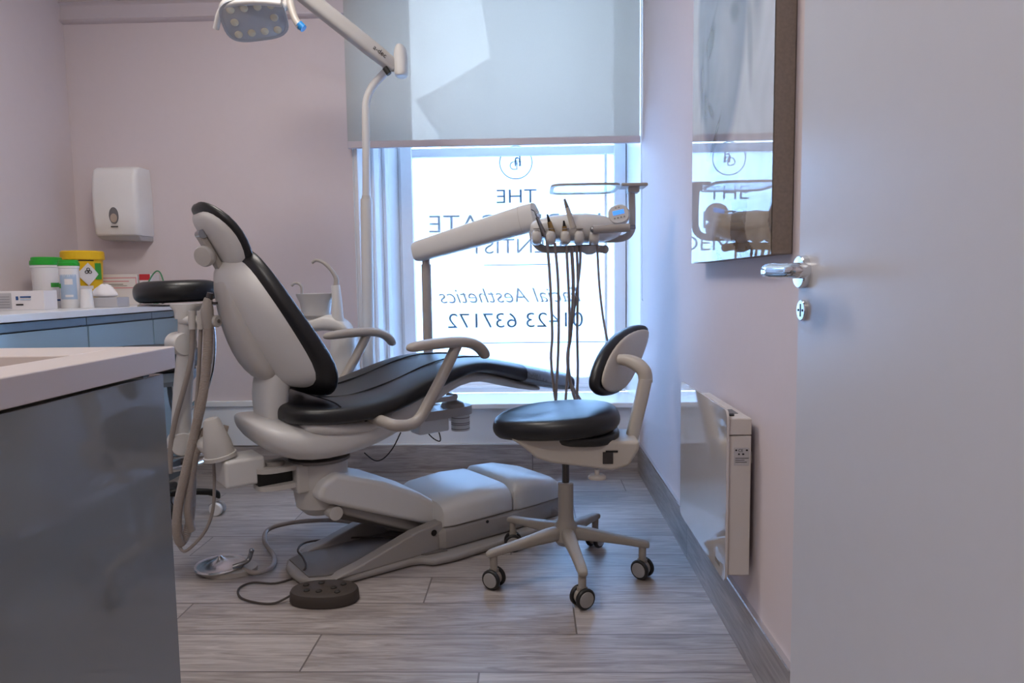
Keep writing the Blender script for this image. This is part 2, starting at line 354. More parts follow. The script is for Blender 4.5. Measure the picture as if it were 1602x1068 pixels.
# lever: leaves the neck and runs towards the hinge (towards the camera), flattened, rounded tip
ln = G(); L0 = hc+X*-.050
rings = []
for t, w_, h_ in ((.014, .006, .004), (.010, .014, .010), (0, .0185, .0125), (-.02, .0175, .012), (-.05, .0155, .0115), (-.085, .015, .0115), (-.112, .0145, .011), (-.122, .011, .008), (-.126, .003, .002)):
    rings.append(sup(L0+Y*t+Z*(.002 if t > -.03 else .001), X, Z, w_, h_, 20, 2.3))
ob('lever_handle', ln.loft(rings), 'chrome', door)
kc = aX(1257, 485, DX); kc.x = DX
ob('lock_rose', G().loft([sup(kc+X*-a, Y, Z, .0165*s_, .0165*s_, 32, 2) for a, s_ in ((0, 1), (.004, 1), (.005, .93))]), 'chrome', door)
ob('lock_slot', G().box((DX-.0056, kc.y-.0012, kc.z-.010), (DX-.0045, kc.y+.0012, kc.z+.010)).cyl((DX-.0058, kc.y-.008, kc.z), (DX-.0045, kc.y-.008, kc.z), .002, 10).cyl((DX-.0058, kc.y+.008, kc.z), (DX-.0045, kc.y+.008, kc.z), .002, 10), 'ink_black', door)
# ------------------------------------------------------------------ PICTURE on the right wall (glossy print of a pale stone head)
PX = .516; PY0, PY1, PZ0, PZ1 = 1.49, 2.215, 1.052, 2.10
pic = ob('wall_picture', G().box((PX+.002, PY0, PZ0), (XR-.002, PY1, PZ1)), 'canvas_side', bevel=.002)
tag(pic, 'tall glossy print of a pale carved stone face hanging on the right wall', 'picture')
nt, o = shader('portrait_print')
b = add(nt, 'ShaderNodeBsdfPrincipled', Roughness=.02); b.inputs['Coat Weight'].default_value = .15; b.inputs['Coat Roughness'].default_value = .01
b.inputs['IOR'].default_value = 1.5; b.inputs['Coat IOR'].default_value = 1.5
at = nt.nodes.new('ShaderNodeAttribute'); at.attribute_name = 'tone'; nt.links.new(at.outputs['Color'], b.inputs['Base Color']); nt.links.new(b.outputs[0], o.inputs[0])
# the print itself is drawn from soft-edged patches (its own flat artwork)
NU, NV = 150, 220
def blob(u, v, cu, cvv, ru, rv, rot=0, soft=.5):
    x, y = u-cu, v-cvv; c_, s_ = math.cos(rot), math.sin(rot); x, y = x*c_+y*s_, -x*s_+y*c_
    d = math.sqrt((x/ru)**2+(y/rv)**2); t = (1+soft-d)/(2*soft); t = max(0, min(1, t)); return t*t*(3-2*t)
def noise2(u, v, s_): return math.sin(u*s_+math.sin(v*s_*.7)*2)*math.sin(v*s_*1.3+math.sin(u*s_*.9)*1.7)
def tone(u, v):   # u: 0 far edge .. 1 near edge, v: height in metres (1.05-2.1)
    bg = Vector((.52, .52, .57)); stone = Vector((.20, .22, .30)); dark = Vector((.02, .03, .06)); lite = Vector((.54, .55, .61))
    k = blob(u, (v-1.0)/1.1, .42, .66, .33, .36, 0, .10); c_ = bg.lerp(stone, k)
    c_ = c_.lerp(lite, .35*blob(u, v, .48, 1.60, .13, .16, 0, .8))
    for cu, cz, ru, rv, ro, am in ((.30, 1.665, .05, .026, .5, .9), (.60, 1.665, .05, .024, -.3, .7), (.22, 1.50, .03, .05, .2, .6), (.30, 1.475, .045, .013, -.5, .8), (.37, 1.395, .07, .008, .55, 1), (.35, 1.375, .05, .016, .3, .5), (.40, 1.31, .1, .015, 0, .4), (.25, 1.60, .02, .09, .1, .4), (.44, 1.24, .18, .06, 0, .35), (.84, 1.75, .06, .17, 0, .8), (.77, 1.56, .025, .10, .15, .6), (.16, 1.56, .02, .12, -.1, .5), (.30, 1.70, .09, .012, .5, .5), (.62, 1.70, .08, .012, -.4, .5)):
        c_ = c_.lerp(dark, am*blob(u, v, cu, cz, ru, rv, ro, .6)*.8)
    if v < 1.22:
        t = min(1, (1.22-v)/.05); drape = Vector((.30, .25, .20)) if math.sin(u*16+v*22+math.sin(v*30)) > -.2 else Vector((.13, .10, .08))
        c_ = c_.lerp(drape, t*blob(u, v, .72, 1.10, .36, .12, 0, .15))
    c_ = c_*(1+.05*noise2(u*9, v*9, 3))
    return (max(c_.x, .02), max(c_.y, .02), max(c_.z, .02), 1)
g = G(); vs = [(PX, PY1-(PY1-PY0)*i/NU, PZ0+(PZ1-PZ0)*j/NV) for j in range(NV+1) for i in range(NU+1)]
g.add(vs, [(j*(NU+1)+i, j*(NU+1)+i+1, (j+1)*(NU+1)+i+1, (j+1)*(NU+1)+i) for j in range(NV) for i in range(NU)])
pr = ob('glossy_print', g, 'portrait_print', pic, flat=True)
ca = pr.data.color_attributes.new('tone', 'FLOAT_COLOR', 'POINT')
for i, v in enumerate(vs): ca.data[i].color = tone((PY1-v[1])/(PY1-PY0), v[2])
# ------------------------------------------------------------------ HEATER
HX = .482; HY0, HY1 = 1.68, 2.2
ht = thing('wall_heater', (XR, 1.95, .24), 'white glass-fronted electric panel heater fixed low on the right wall', 'heater')
def rrect(y0, y1, z0, z1, r, n=5):
    out = []
    for cy, cz, a0 in ((y1-r, z1-r, 0), (y0+r, z1-r, 90), (y0+r, z0+r, 180), (y1-r, z0+r, 270)):
        for k in range(n+1): a = R(a0+90*k/n); out.append((cy+r*math.cos(a), cz+r*math.sin(a)))
    return out
rr = rrect(HY0, HY1, .236, .676, .022)
ob('glass_panel', G().prism([(HX, y, z) for y, z in rr], [(HX+.006, y, z) for y, z in rr]), 'heater_glass', ht)
hb = ob('heater_body', G().box((HX+.007, HY0+.012, .25), (.547, HY1-.11, .61)), 'heater_body', ht, bevel=.003)
ob('top_grille', G().box((HX+.007, HY0+.01, .612), (.547, HY1-.11, .655)), 'heater_body', ht, bevel=.004)
ob('control_knob', G().cyl((.505, HY0+.045, .655), (.505, HY0+.045, .659), .008, 20), 'ink_black', ht)
ob('control_knob', G().cyl((.505, HY0+.145, .655), (.505, HY0+.145, .659), .008, 20), 'ink_black', ht)
ob('display', G().box((.497, HY0+.07, .655), (.53, HY0+.125, .6565)), 'ink_grey', ht)
for y_ in (HY0+.05, HY1-.2): ob('wall_bracket', G().box((.54, y_, .53), (XR-.001, y_+.04, .56)), 'heater_body', ht)
lab = ob('rating_label', G().box((.504, HY0+.0112, .535), (.542, HY0+.012, .58)), 'card_grey', ht, flat=True)
text('label_text', 'CE', (.520, HY0+.0107, .573), .010, 'ink_black', lab, ext=.0001)
for i, (a, b_, z_) in enumerate(((.507, .511, .572), (.533, .538, .572), (.514, .518, .562), (.524, .529, .562), (.507, .540, .553), (.507, .530, .548), (.507, .536, .543))): ob('label_mark', G().box((a, HY0+.0106, z_), (b_, HY0+.0111, z_+(.004 if i < 4 else .0012))), 'ink_black', lab, flat=True)
for k in range(4): ob('glass_mark', G().box((HX-.0006, HY0+.05+.012*k, .258), (HX-.0001, HY0+.056+.012*k, .268)), 'ink_grey', ht, flat=True)
# ------------------------------------------------------------------ FOREGROUND COUNTER (left)
CT = .905; FX = -.575; FY = 1.082
bc = thing('basin_cabinet', (-1.1, .6, 0), 'glossy mid grey cabinet end in the left foreground under the stone worktop', 'cabinet')
ob('body', G().box((-1.75, .02, .0), (-.612, FY-.02, .738)), 'cabinet_body', bc, flat=True)
ob('back_panel', G().box((-1.75, FY-.03, .738), (-.612, FY-.014, .866)), 'cabinet_body', bc, flat=True)
ob('end_panel', G().box((-.61, .0, .0), (-.590, FY-.012, .862)), 'cabinet_grey', bc, bevel=.0015, label='glossy grey end panel')
bx0, bx1, by0, by1 = -1.25, -.657, .42, .95
wk = G().box((-1.8, -.02, CT-.036), (bx0, FY, CT)).box((bx1, -.02, CT-.036), (FX, FY, CT)).box((bx0, by1, CT-.036), (bx1, FY, CT)).box((bx0, -.02, CT-.036), (bx1, by0, CT))
wt_ = ob('worktop', wk, 'worktop', None, bevel=.0025)
tag(wt_, 'thick pale speckled stone worktop with a sunken basin in the left foreground', 'worktop')
g = G().box((bx0, by0, CT-.16), (bx1, by1, CT-.15)).box((bx0-.008, by0, CT-.16), (bx0, by1, CT-.003)).box((bx1, by0, CT-.16), (bx1+.008, by1, CT-.037)).box((bx0, by0-.008, CT-.16), (bx1, by0, CT-.037)).box((bx0, by1, CT-.16), (bx1, by1+.008, CT-.037))
ob('basin', g, 'basin', wt_, flat=True)
# ------------------------------------------------------------------ BACK-LEFT COUNTER along the left wall
CB = .912; CX = -1.85
names = ['pale blue gloss cabinet at the left picture edge under the long worktop', 'middle pale blue gloss cabinet with a bright reflection, under the long worktop', 'narrow pale blue gloss cabinet nearest the window wall, under the long worktop', 'pale blue gloss cabinet hidden furthest from the window under the long worktop']
ys = [(2.30, 2.797), (2.80, 3.291), (3.294, 3.535)]
for i, (y0, y1) in enumerate(ys):
    cb = thing('base_cabinet', (-2.1, (y0+y1)/2, 0), names[i], 'cabinet', 'pale blue cabinets under the long worktop')
    ob('body', G().box((XL+.002, y0, .0), (CX-.03, y1, .878)), 'cabinet_body', cb, flat=True)
    ob('top_rail', G().box((CX-.022, y0+.001, .868-.02), (CX-.006, y1-.001, .878)), 'cabinet_blue', cb, flat=True)
    ob('door', G().box((CX-.02, y0+.004, .10), (CX, y1-.004, .842)), 'cabinet_blue', cb, bevel=.002)
    ob('plinth', G().box((CX-.07, y0, 0), (CX-.05, y1, .10)), 'cabinet_body', cb, flat=True)
tag(ob('worktop', G().box((XL+.001, 2.2, CB-.028), (CX+.02, YB-.002, CB)), 'white_gloss', None, bevel=.002), 'long white worktop along the left wall carrying tubs and boxes', 'worktop')
ob('upstand', G().box((XL+.001, 2.2, CB), (XL+.015, YB-.002, CB+.03)), 'white_gloss', bpy.data.objects['worktop.001'], bevel=.002)
struct_lo = G().box((XL+.002, 2.2, 0), (CX-.03, 2.298, .878))
tag(ob('end_panel', struct_lo, 'cabinet_body', None, flat=True), 'end panel closing the near end of the long counter by the left wall', 'panel')
# things standing on it
def tubthing(x, y, r, h, lidh, label, capw=1.06):
    t = thing('wipes_tub', (x, y, CB), label, 'tub')
    ob('body', G().lathe([(r*.93, .0005), (r*.96, .004), (r, h-lidh-.012), (r*1.05, h-lidh-.010), (r*1.05, h-lidh-.002), (r, h-lidh)], (x, y, CB), n=36), 'plastic_white', t)
    ob('lid', G().lathe([(r*capw, h-lidh), (r*capw*1.02, h-lidh+.004), (r*capw, h-lidh*.45), (r*capw*.93, h-lidh*.4), (r*capw*.92, h-.003), (r*capw*.86, h)], (x, y, CB), n=36), 'plastic_green', t, label='green lid')
    return t
def wrap(x, y, r, a0, a1, z0, z1, off=.0012, n=14):
    g = G(); V = []
    for z in (z0, z1):
        for k in range(n+1): a = R(a0+(a1-a0)*k/n); V.append((x+math.cos(a)*(r+off), y+math.sin(a)*(r+off), z))
    return g.add(V, [(k, k+1, n+2+k, n+1+k) for k in range(n)])
tx, ty = (aY(75, 440, 3.10).x, 3.10); t = tubthing(tx, ty, .062, .232, .036, 'larger white wipes tub with a green lid in the counter corner')
ob('tub_label', wrap(tx, ty, .0605, -75, -8, CB+.04, CB+.16), 'card_white', t); ob('label_band', wrap(tx, ty, .0605, -45, -10, CB+.095, CB+.115, .002), 'ink_green', t); ob('label_foot', wrap(tx, ty, .060, -60, -8, CB+.032, CB+.04, .002), 'ink_blue', t)
tx, ty = (aY(109, 440, 3.02).x, 3.02); t = tubthing(tx, ty, .040, .215, .026, 'slim white wipes tub with a green lid, beside the larger tub')
ob('tub_label', wrap(tx, ty, .0385, -120, -15, CB+.04, CB+.15), 'ink_pale', t); ob('label_band', wrap(tx, ty, .0385, -150, -112, CB+.09, CB+.11, .002), 'ink_green', t); ob('label_panel', wrap(tx, ty, .0385, -85, -40, CB+.105, CB+.13, .002), 'card_white', t); ob('label_foot', wrap(tx, ty, .0385, -85, -40, CB+.05, CB+.06, .002), 'card_white', t)
sx_, sy_ = aY(131, 430, 3.30).x, 3.30
t = thing('sharps_bin', (sx_, sy_, CB), 'yellow clinical waste tub with a white biohazard diamond, behind the wipes tubs', 'waste tub')
ob('body', G().lathe([(.072, .0005), (.074, .004), (.086, .235)], (sx_, sy_, CB), n=40), 'plastic_yellow', t)
ob('lid', G().lathe([(.092, .225), (.094, .228), (.093, .262), (.088, .268), (0, .270)], (sx_, sy_, CB), n=40), 'plastic_yellow', t)
dc = Vector((sx_, sy_, CB+.145)); dn = Vector((math.cos(R(-44)), math.sin(R(-44)), 0)); dr = Vector((-dn.y, dn.x, 0)); pc = dc+dn*.0835
V = []
dia = G(); N_ = 8; pts = []
for i in range(N_+1):
    for j in range(N_+1):
        a = (i/N_-.5)*.058*1.0; b_ = (j/N_-.5)*.058
        x_ = (a+b_)*.8; z_ = (b_-a)*.95; rr_ = .0765+(z_+.145)*.055; an = math.atan2(dn.y, dn.x)+x_/rr_
        pts.append((sx_+math.cos(an)*(rr_+.0035), sy_+math.sin(an)*(rr_+.0035), CB+.155+z_))
dia.add(pts, [(i*(N_+1)+j, (i+1)*(N_+1)+j, (i+1)*(N_+1)+j+1, i*(N_+1)+j+1) for i in range(N_) for j in range(N_)])
dl = ob('hazard_label', dia, 'card_white', t, label='white diamond biohazard label')
g = G(); bc0 = Vector((sx_, sy_, CB+.170))+dn*.0915
for k in range(3):
    a = R(90+120*k); c_ = bc0+dr*math.cos(a)*.0085+Z*math.sin(a)*.0085
    rings = [[c_+(dr*math.cos(2*PI*j/20)+Z*math.sin(2*PI*j/20))*r_+dn*y_ for j in range(20)] for r_, y_ in ((.0050, 0), (.0078, 0), (.0078, .0006), (.0050, .0006))]
    g.loft(rings, closed=True)
ob('biohazard_symbol', g, 'ink_black', dl)
ob('bin_text', wrap(sx_, sy_, .085, -125, -25, CB+.218, CB+.223, .001), 'ink_black', t); ob('bin_label_foot', wrap(sx_, sy_, .0815, -110, -30, CB+.085, CB+.10, .0015), 'card_white', t)
ob('bin_side_label', wrap(sx_, sy_, .083, -22, 5, CB+.13, CB+.21, .0015), 'ink_green', t)
def boxthing(name, c, w, d, h, rot, m, label, cat):
    t = thing(name, c, label, cat); a = R(rot); ax = Vector((math.cos(a), math.sin(a), 0)); ay = Vector((-math.sin(a), math.cos(a), 0)); c = Vector(c)
    ob('box_body', G().obox(c+Z*(h/2+.0005), (ax, ay, Z), (w/2, d/2, h/2)), m, t, bevel=.0015)
    def patch(nm, x0, x1, z0, z1, m2):
        ob(nm, G().obox(c+ax*(x0+x1)/2-ay*(d/2+.0004+.0004*len(t.children))+Z*(z0+z1)/2, (ax, ay, Z), (abs(x1-x0)/2, .0003, (z1-z0)/2)), m2, t, flat=True)
    def word(s_, x, z, size, m2): text('box_text', s_, c+ax*x-ay*(d/2+.0018)+Z*z, size, m2, t, right=ax, ext=.0002)
    return t, patch, word
c1 = Vector((aY(41, 470, 2.86).x, 2.86, CB))
t, pa, wd = boxthing('instrument_box', c1, .205, .09, .080, 4, 'card_white', 'low white carton with blue logo in front of the green-lidded tubs', 'box')
pa('print_panel', -.097, -.03, .006, .072, 'card_grey'); pa('logo_mark', -.012, -.002, .042, .058, 'ink_blue'); pa('logo_line', .006, .05, .052, .058, 'ink_blue'); pa('logo_line', .006, .05, .042, .046, 'ink_pale'); pa('print_line', -.012, .018, .020, .026, 'ink_black')
for k in range(5): pa('print_line', -.09, -.036, .012+.011*k, .0135+.011*k, 'ink_grey')
c3 = Vector((-2.095, 3.465, CB))
t, pa, wd = boxthing('glove_box', c3, .205, .09, .155, 1, 'card_white', 'white glove box with a red edge against the wall under the dispenser', 'box')
pa('red_edge', -.1025, -.092, .0, .15, 'ink_red'); pa('print_panel', -.088, .098, .085, .14, 'ink_pink'); pa('print_panel_inner', -.084, .094, .09, .135, 'card_white'); pa('print_line', -.07, .06, .118, .123, 'ink_pink'); pa('print_line', -.07, .03, .104, .107, 'ink_grey'); pa('print_line', -.07, .05, .097, .099, 'ink_grey')
c4 = Vector((-1.957, 3.47, CB))
t, pa, wd = boxthing('mask_box', c4, .055, .09, .155, 2, 'card_white', 'small white box with a red top band beside the glove box', 'box'); pa('red_band', -.027, .027, .125, .155, 'ink_red')
c5 = Vector((aY(164, 470, 3.10).x, 3.10, CB))
t, pa, wd = boxthing('tissue_tray', c5, .17, .10, .045, 2, 'card_grey', 'grey tray of tissue on the long worktop in front of the glove box', 'tray')
g = G(); tc_ = c5+Z*.045; rings = []
for k, (r_, h_) in enumerate(((.058, 0), (.062, .012), (.052, .030), (.038, .046), (.018, .058), (.002, .060))):
    rings.append([tc_+Vector((math.cos(2*PI*j/18)*r_*(1+.12*math.sin(j*2.3+k)), math.sin(2*PI*j/18)*r_*.7*(1+.12*math.cos(j*1.7+k)), h_*(1+.08*math.sin(j*1.1)))) for j in range(18)])
tag(ob('tissue', g.loft(rings), 'tissue', None, sub=1, origin=tc_), 'crumpled white tissue heaped in the grey tray', 'tissue')
c6 = Vector((aY(136, 470, 2.98).x, 2.98, CB))
tag(ob('paper_cup', G().lathe([(.027, .0005), (.027, .003), (.0225, .085), (.021, .085), (.021, .083)], c6, n=28), 'plastic_white', None), 'upturned white plastic cup between the slim tub and the grey tray', 'cup')
gg = thing('safety_goggles', (-1.885, 3.40, CB), 'green-rimmed safety goggles standing by the glove box', 'goggles')
gc = Vector((-1.885, 3.39, CB)); 
ob('rim', G().tube([gc+X*(-.05+.10*k/16)+Z*(.085+.085*math.sin(PI*k/16))+Y*.03*math.sin(PI*k/16) for k in range(17)]+[gc+X*(.05-.10*k/10)+Z*(.085-.081*math.sin(PI*k/10)) for k in range(1, 11)], .0035, 8, 2), 'goggle_green', gg)
ob('strap', G().tube([gc+Vector((-.05, .02, .03)), gc+Vector((-.02, -.02, .07)), gc+Vector((.01, -.01, .045)), gc+Vector((.045, 0, .08)), gc+Vector((.045, .01, .02)), gc+Vector((.03, .0, .006))], .003, 8), 'ink_black', gg)
# paper towel dispenser
dp = thing('towel_dispenser', (-2.07, YB, 1.24), 'white paper towel dispenser on the wall above the glove box', 'dispenser')
dx0, dx1, dy, dz0, dz1 = -2.19, -1.957, 3.40, 1.262, 1.603
rings = []
for z_, k, yy in ((dz0, .95, .012), (dz0+.01, .975, .004), (dz0+.10, 1.0, -.004), (dz0+.22, .995, -.004), (dz1-.05, .965, .0), (dz1-.015, .95, .012), (dz1, .93, .035)):
    cx = (dx0+dx1)/2; hw = (dx1-dx0)/2*k*1.02; r_ = .025; y0 = dy+yy
    out = [(cx-hw, YB-.001), (cx-hw, y0+r_)]+[(cx-hw+r_-r_*math.cos(R(a)), y0+r_-r_*math.sin(R(a))) for a in (30, 60, 90)]+[(cx+hw-r_+r_*math.sin(R(a)), y0+r_-r_*math.cos(R(a))) for a in (0, 30, 60)]+[(cx+hw, y0+r_), (cx+hw, YB-.001)]
    rings.append([(a, b_, z_) for a, b_ in out])
ob('cover', G().loft(rings), 'plastic_white', dp, ang=50)
g = G(); cx = (dx0+dx1)/2
g.loft([[(cx-.11, YB-.001, dz0-.022), (cx-.10, dy+.045, dz0-.018), (cx+.10, dy+.045, dz0-.026), (cx+.112, YB-.001, dz0-.026)], [(cx-.112, YB-.001, dz0), (cx-.108, dy+.012, dz0), (cx+.108, dy+.012, dz0), (cx+.112, YB-.001, dz0)]])
ob('outlet', g, 'card_grey', dp, bevel=.004)
vc = aY(178, 337, dy-.004)
ob('level_window', G().loft([sup(vc+Y*a, X, Z, .024*s_, .041*s_, 28, 2) for a, s_ in ((.008, 1), (-.0015, 1), (-.002, .96))]), 'ink_grey', dp, label='dark oval level window')
ob('towel_stack', G().loft([sup(vc-Y*.0022-Z*.012, X, Z, .017, .022, 24, 2), sup(vc-Y*.0028-Z*.012, X, Z, .017, .022, 24, 2)]), 'basin', dp)
ob('maker_mark', G().box((vc.x-.018, vc.y-.0015, vc.z-.057), (vc.x+.018, vc.y+.001, vc.z-.052)), 'ink_black', dp, flat=True)
# ------------------------------------------------------------------ DENTAL CHAIR
def cring(u, z, nu, nz, hw, tf, tb, e=3, wrap=0, N=36, v0=0):
    out = []
    for j in range(N):
        t = 2*PI*j/N; x = math.cos(t); y = math.sin(t)
        v = hw*math.copysign(abs(x)**(2/e), x); w = (tf if y > 0 else tb)*math.copysign(abs(y)**(2/e), y)+wrap*(v/hw)**2 if hw > 1e-5 else 0
        out.append(C(u+nu*w, v0+v, z+nz*w))
    return out
def spine(st, e=3, wrap=0, v0=0, N=36):     # st: (u, z, half width, front thickness, back thickness)
    n = len(st); rings = []
    for i, s in enumerate(st):
        a = st[max(i-1, 0)]; b = st[min(i+1, n-1)]; du, dz = b[0]-a[0], b[1]-a[1]; l = math.hypot(du, dz) or 1
        rings.append(cring(s[0], s[1], -dz/l, du/l, s[2], s[3], s[4], e, wrap, N, v0))
    return G().loft(rings)
ch = thing('dental_chair', C(0, .08, 0), 'reclining dental patient chair with black upholstery and white shells in the middle of the room', 'dental chair')
# base plate and rails
bv = .08
half = [(-.49, 0), (-.485, .06), (-.46, .115), (-.41, .15), (-.33, .165), (-.12, .175), (-.085, .19), (-.06, .225), (.02, .24), (.3, .235), (.56, .20), (.62, .15), (.635, 0)]
outl = half+[(u, -v) for u, v in reversed(half[1:-1])]
ob('base_plate', G().prism([C(u, bv+v, .003) for u, v in outl], [C(u, bv+v, .03) for u, v in outl]), 'chair_grey', ch, bevel=.012)
rp = [(-.40, .028), (-.37, .04), (-.30, .055), (-.10, .115), (.04, .135), (.30, .11), (.56, .07), (.60, .028)]
for s_ in (1, -1):
    ob('base_rail', G().prism([C(u, bv+s_*.115, z) for u, z in rp], [C(u, bv+s_*.165, z) for u, z in rp]), 'chair_grey', ch, bevel=.012, seg=4)
ob('base_mat', G().prism([C(u, bv+v*.80, .030) for u, v in outl[2:-1] if u < 0.3], [C(u, bv+v*.80, .034) for u, v in outl[2:-1] if u < 0.3]), 'chair_dark', ch, flat=True)
def hump(st, e=5, N=40, top=2.6):
    rings = []
    for u, zb_, zt, hw in st:
        r_ = []
        for j in range(N):
            t = 2*PI*j/N; x = math.cos(t); y = math.sin(t); ee = top if y > 0 else 9
            v = hw*math.copysign(abs(x)**(2/e), x)
            zz = zb_+(zt-zb_)*(.42+.58*abs(y)**(2/top)) if y > 0 else zb_+(zt-zb_)*.42*(1-abs(y)**(2/ee))
            r_.append(C(u, bv+v, zz))
        rings.append(r_)
    return G().loft(rings)
ob('base_skirt', hump([(.0, .028, .10, .17), (.02, .028, .112, .185), (.3, .028, .112, .19), (.5, .028, .108, .175), (.60, .028, .10, .15), (.615, .028, .09, .13)], 8, top=9), 'chair_grey', ch, ang=30)
ob('base_cover', hump([(.012, .108, .150, .14), (.018, .106, .196, .175), (.06, .105, .212, .186), (.20, .105, .222, .19), (.315, .105, .215, .187), (.326, .105, .20, .182), (.330, .108, .17, .16)], 7, top=3.0), 'chair_white', ch, ang=50, label='white moulded front base cover')
ob('base_cover', hump([(.336, .108, .17, .16), (.340, .103, .205, .182), (.36, .10, .222, .187), (.46, .098, .218, .18), (.58, .095, .185, .158), (.625, .093, .155, .135), (.632, .096, .12, .11)], 7, top=3.0), 'chair_white', ch, ang=50, label='white moulded rear base cover')
q = C(.20, bv+.19, .098); ob('base_bolt', G().cyl(q, q+CV*.003, .006, 12), 'ink_black', ch)
q = C(-.02, bv+.166, .10); ob('pivot_hole', G().cyl(q, q+CV*.003, .011, 16), 'black', ch)
# lift arm
def vprism(px, v0, v1): P = [aV(a, b_, v0) for a, b_ in px]; return G().prism([C(u, v0, z) for u, z in P], [C(u, v1, z) for u, z in P])
ob('lift_arm', vprism([(527, 741), (506, 757), (497, 782), (515, 789), (692, 826), (703, 797), (660, 772), (600, 753)], .185, -.04), 'chair_white', ch, bevel=.018, seg=4)
ob('lift_arm_underside', vprism([(525, 785), (540, 806), (640, 832), (672, 832), (690, 812)], .155, -.01), 'chair_grey', ch, bevel=.012)
ob('lift_pivot', G().cyl(C(-.355, bv-.09, .225), C(-.355, bv+.09, .225), .024, 24), 'chair_side', ch)
ob('lift_cylinder', G().cyl(C(-.30, bv, .20), C(.05, bv, .06), .03, 20), 'chair_dark', ch)
g = G().lathe([(.055, .205), (.085, .235), (.094, .30), (.096, .385), (.090, .396), (.0, .396)], C(-.36, .05, 0), n=40)
ob('swivel_post', g, 'chair_side', ch); ob('swivel_ring', G().lathe([(.105, .394), (.105, .404)], C(-.36, .05, 0), n=40), 'chair_dark', ch)
# rear bracket for the assistant's arm
ob('bracket_housing', G().obox(C(-.615, .0, .392), (CU, CV, Z), (.065, .065, .046)), 'chair_white', ch, bevel=.012)
ob('bracket_block', G().obox(C(-.43, .055, .348), (CU, CV, Z), (.035, .062, .050)), 'chair_side', ch, bevel=.010)
ob('bracket_cavity_shade', G().obox(C(-.505, .02, .360), (CU, CV, Z), (.075, .052, .022)), 'black', ch, bevel=.004)  # black block standing for the shade inside the open bracket cavity
ob('bracket_plate', G().loft([sup(C(-.49, .035, z), CU, CV, .095, .07, 28, 3) for z in (.382, .398)]), 'chair_side', ch)
ob('bracket_plate', G().loft([sup(C(-.485, .035, z), CU, CV, .095, .066, 28, 3) for z in (.322, .338)]), 'chair_side', ch)
q = C(-.515, .05, .398); ob('bracket_cap', G().lathe([(.03, 0), (.03, .010), (.026, .012), (0, .012)], q), 'chair_grey', ch)
q = C(-.675, .0, .44); ob('cone_socket', G().lathe([(.052, 0), (.052, .012), (.047, .014), (.044, .05), (.026, .125), (.021, .135), (0, .137)], q, Z-CU*.18), 'chair_side', ch)
# seat shell
def shell(st, e=2.6, N=40, v0=0.0):
    rings = []
    for u, zt, zb_, hw in st: rings.append(sup(C(u, v0, (zt+zb_)/2), CV, Z, hw, (zt-zb_)/2, N, e))
    return G().loft(rings)
ob('seat_shell', shell([(-.605, .560, .545, .06), (-.598, .568, .520, .12), (-.575, .570, .48, .175), (-.53, .565, .440, .208), (-.47, .555, .413, .222), (-.38, .550, .400, .228), (-.25, .560, .41, .225), (-.10, .60, .448, .205), (.0, .65, .50, .185), (.08, .665, .55, .17), (.18, .67, .597, .155), (.30, .66, .612, .14), (.48, .595, .555, .13), (.60, .56, .530, .11), (.64, .546, .527, .07)]), 'chair_white', ch, sub=1)
ob('shell_lip', shell([(-.475, .565, .52, .19), (-.44, .578, .50, .228), (-.38, .572, .49, .240), (-.30, .552, .48, .240), (-.20, .552, .49, .235), (-.12, .59, .51, .22)]), 'chair_white', ch, sub=1)
# seat cushion with a knee rise and a foot section
tops = [(-.515, .59), (-.50, .612), (-.46, .622), (-.38, .622), (-.28, .625), (-.18, .638), (-.08, .668), (.02, .700), (.12, .720), (.22, .722), (.32, .702), (.45, .672), (.58, .640), (.69, .616), (.738, .606), (.748, .600)]
bots = [.560, .545, .538, .533, .533, .543, .572, .606, .640, .660, .638, .598, .560, .532, .524, .530]
hws = [.12, .19, .235, .27, .285, .285, .275, .262, .25, .235, .22, .208, .20, .19, .182, .172]
def seat_ring(i, inf=0.0):
    (u, zt), zb_, hw = tops[i], bots[i], hws[i]; c_ = []
    zt += inf; zb_ -= inf; hw += inf
    for j in range(44):
        t = 2*PI*j/44; x = math.cos(t); y = math.sin(t); e = 3.2
        v = hw*math.copysign(abs(x)**(2/e), x); zc_ = zb_+(zt-zb_)*.45
        zz = zc_+(zt-zc_ if y > 0 else zc_-zb_)*math.copysign(abs(y)**(2/e), y)
        if y > 0 and u < .3: zz -= .012*(1-(v/hw)**2)*(1 if u > -.5 else 0)
        c_.append(C(u, v, zz))
    return c_
def seat_top(u, v):
    for i in range(len(tops)-1):
        if tops[i][0] <= u <= tops[i+1][0]:
            t = (u-tops[i][0])/(tops[i+1][0]-tops[i][0]); zt = lerp(tops[i][1], tops[i+1][1], t); zb_ = lerp(bots[i], bots[i+1], t); hw = lerp(hws[i], hws[i+1], t)
            zc_ = zb_+(zt-zb_)*.45; k = max(0, 1-(abs(v)/hw)**3.2)**(1/3.2)
            return zc_+(zt-zc_)*k-(.012*(1-(v/hw)**2) if u < .3 else 0)
    return .6
ob('seat_cushion', G().loft([seat_ring(i) for i in range(len(tops))]), 'leather', ch, sub=2, label='black leather seat and leg cushion')
g = G()
for vv in (.115, -.115):
    g.tube([C(u, vv*k, seat_top(u, vv*k)+.0005) for u, k in ((-.36, .3), (-.33, .75), (-.25, 1), (-.1, 1.02), (.02, 1), (.12, .95), (.22, .88), (.3, .8))], .0028, 6)
g.tube([C(-.36, v, seat_top(-.36, v)+.0005) for v in (-.25, -.2, -.1, 0, .1, .2, .25)], .0028, 6)
ob('seat_seam', g, 'seam', ch)
ob('toe_sleeve', G().loft([seat_ring(i, .006) for i in (11, 12, 13)], cap=False), 'clear_plastic', ch, sub=1, label='clear plastic sleeve over the foot end')
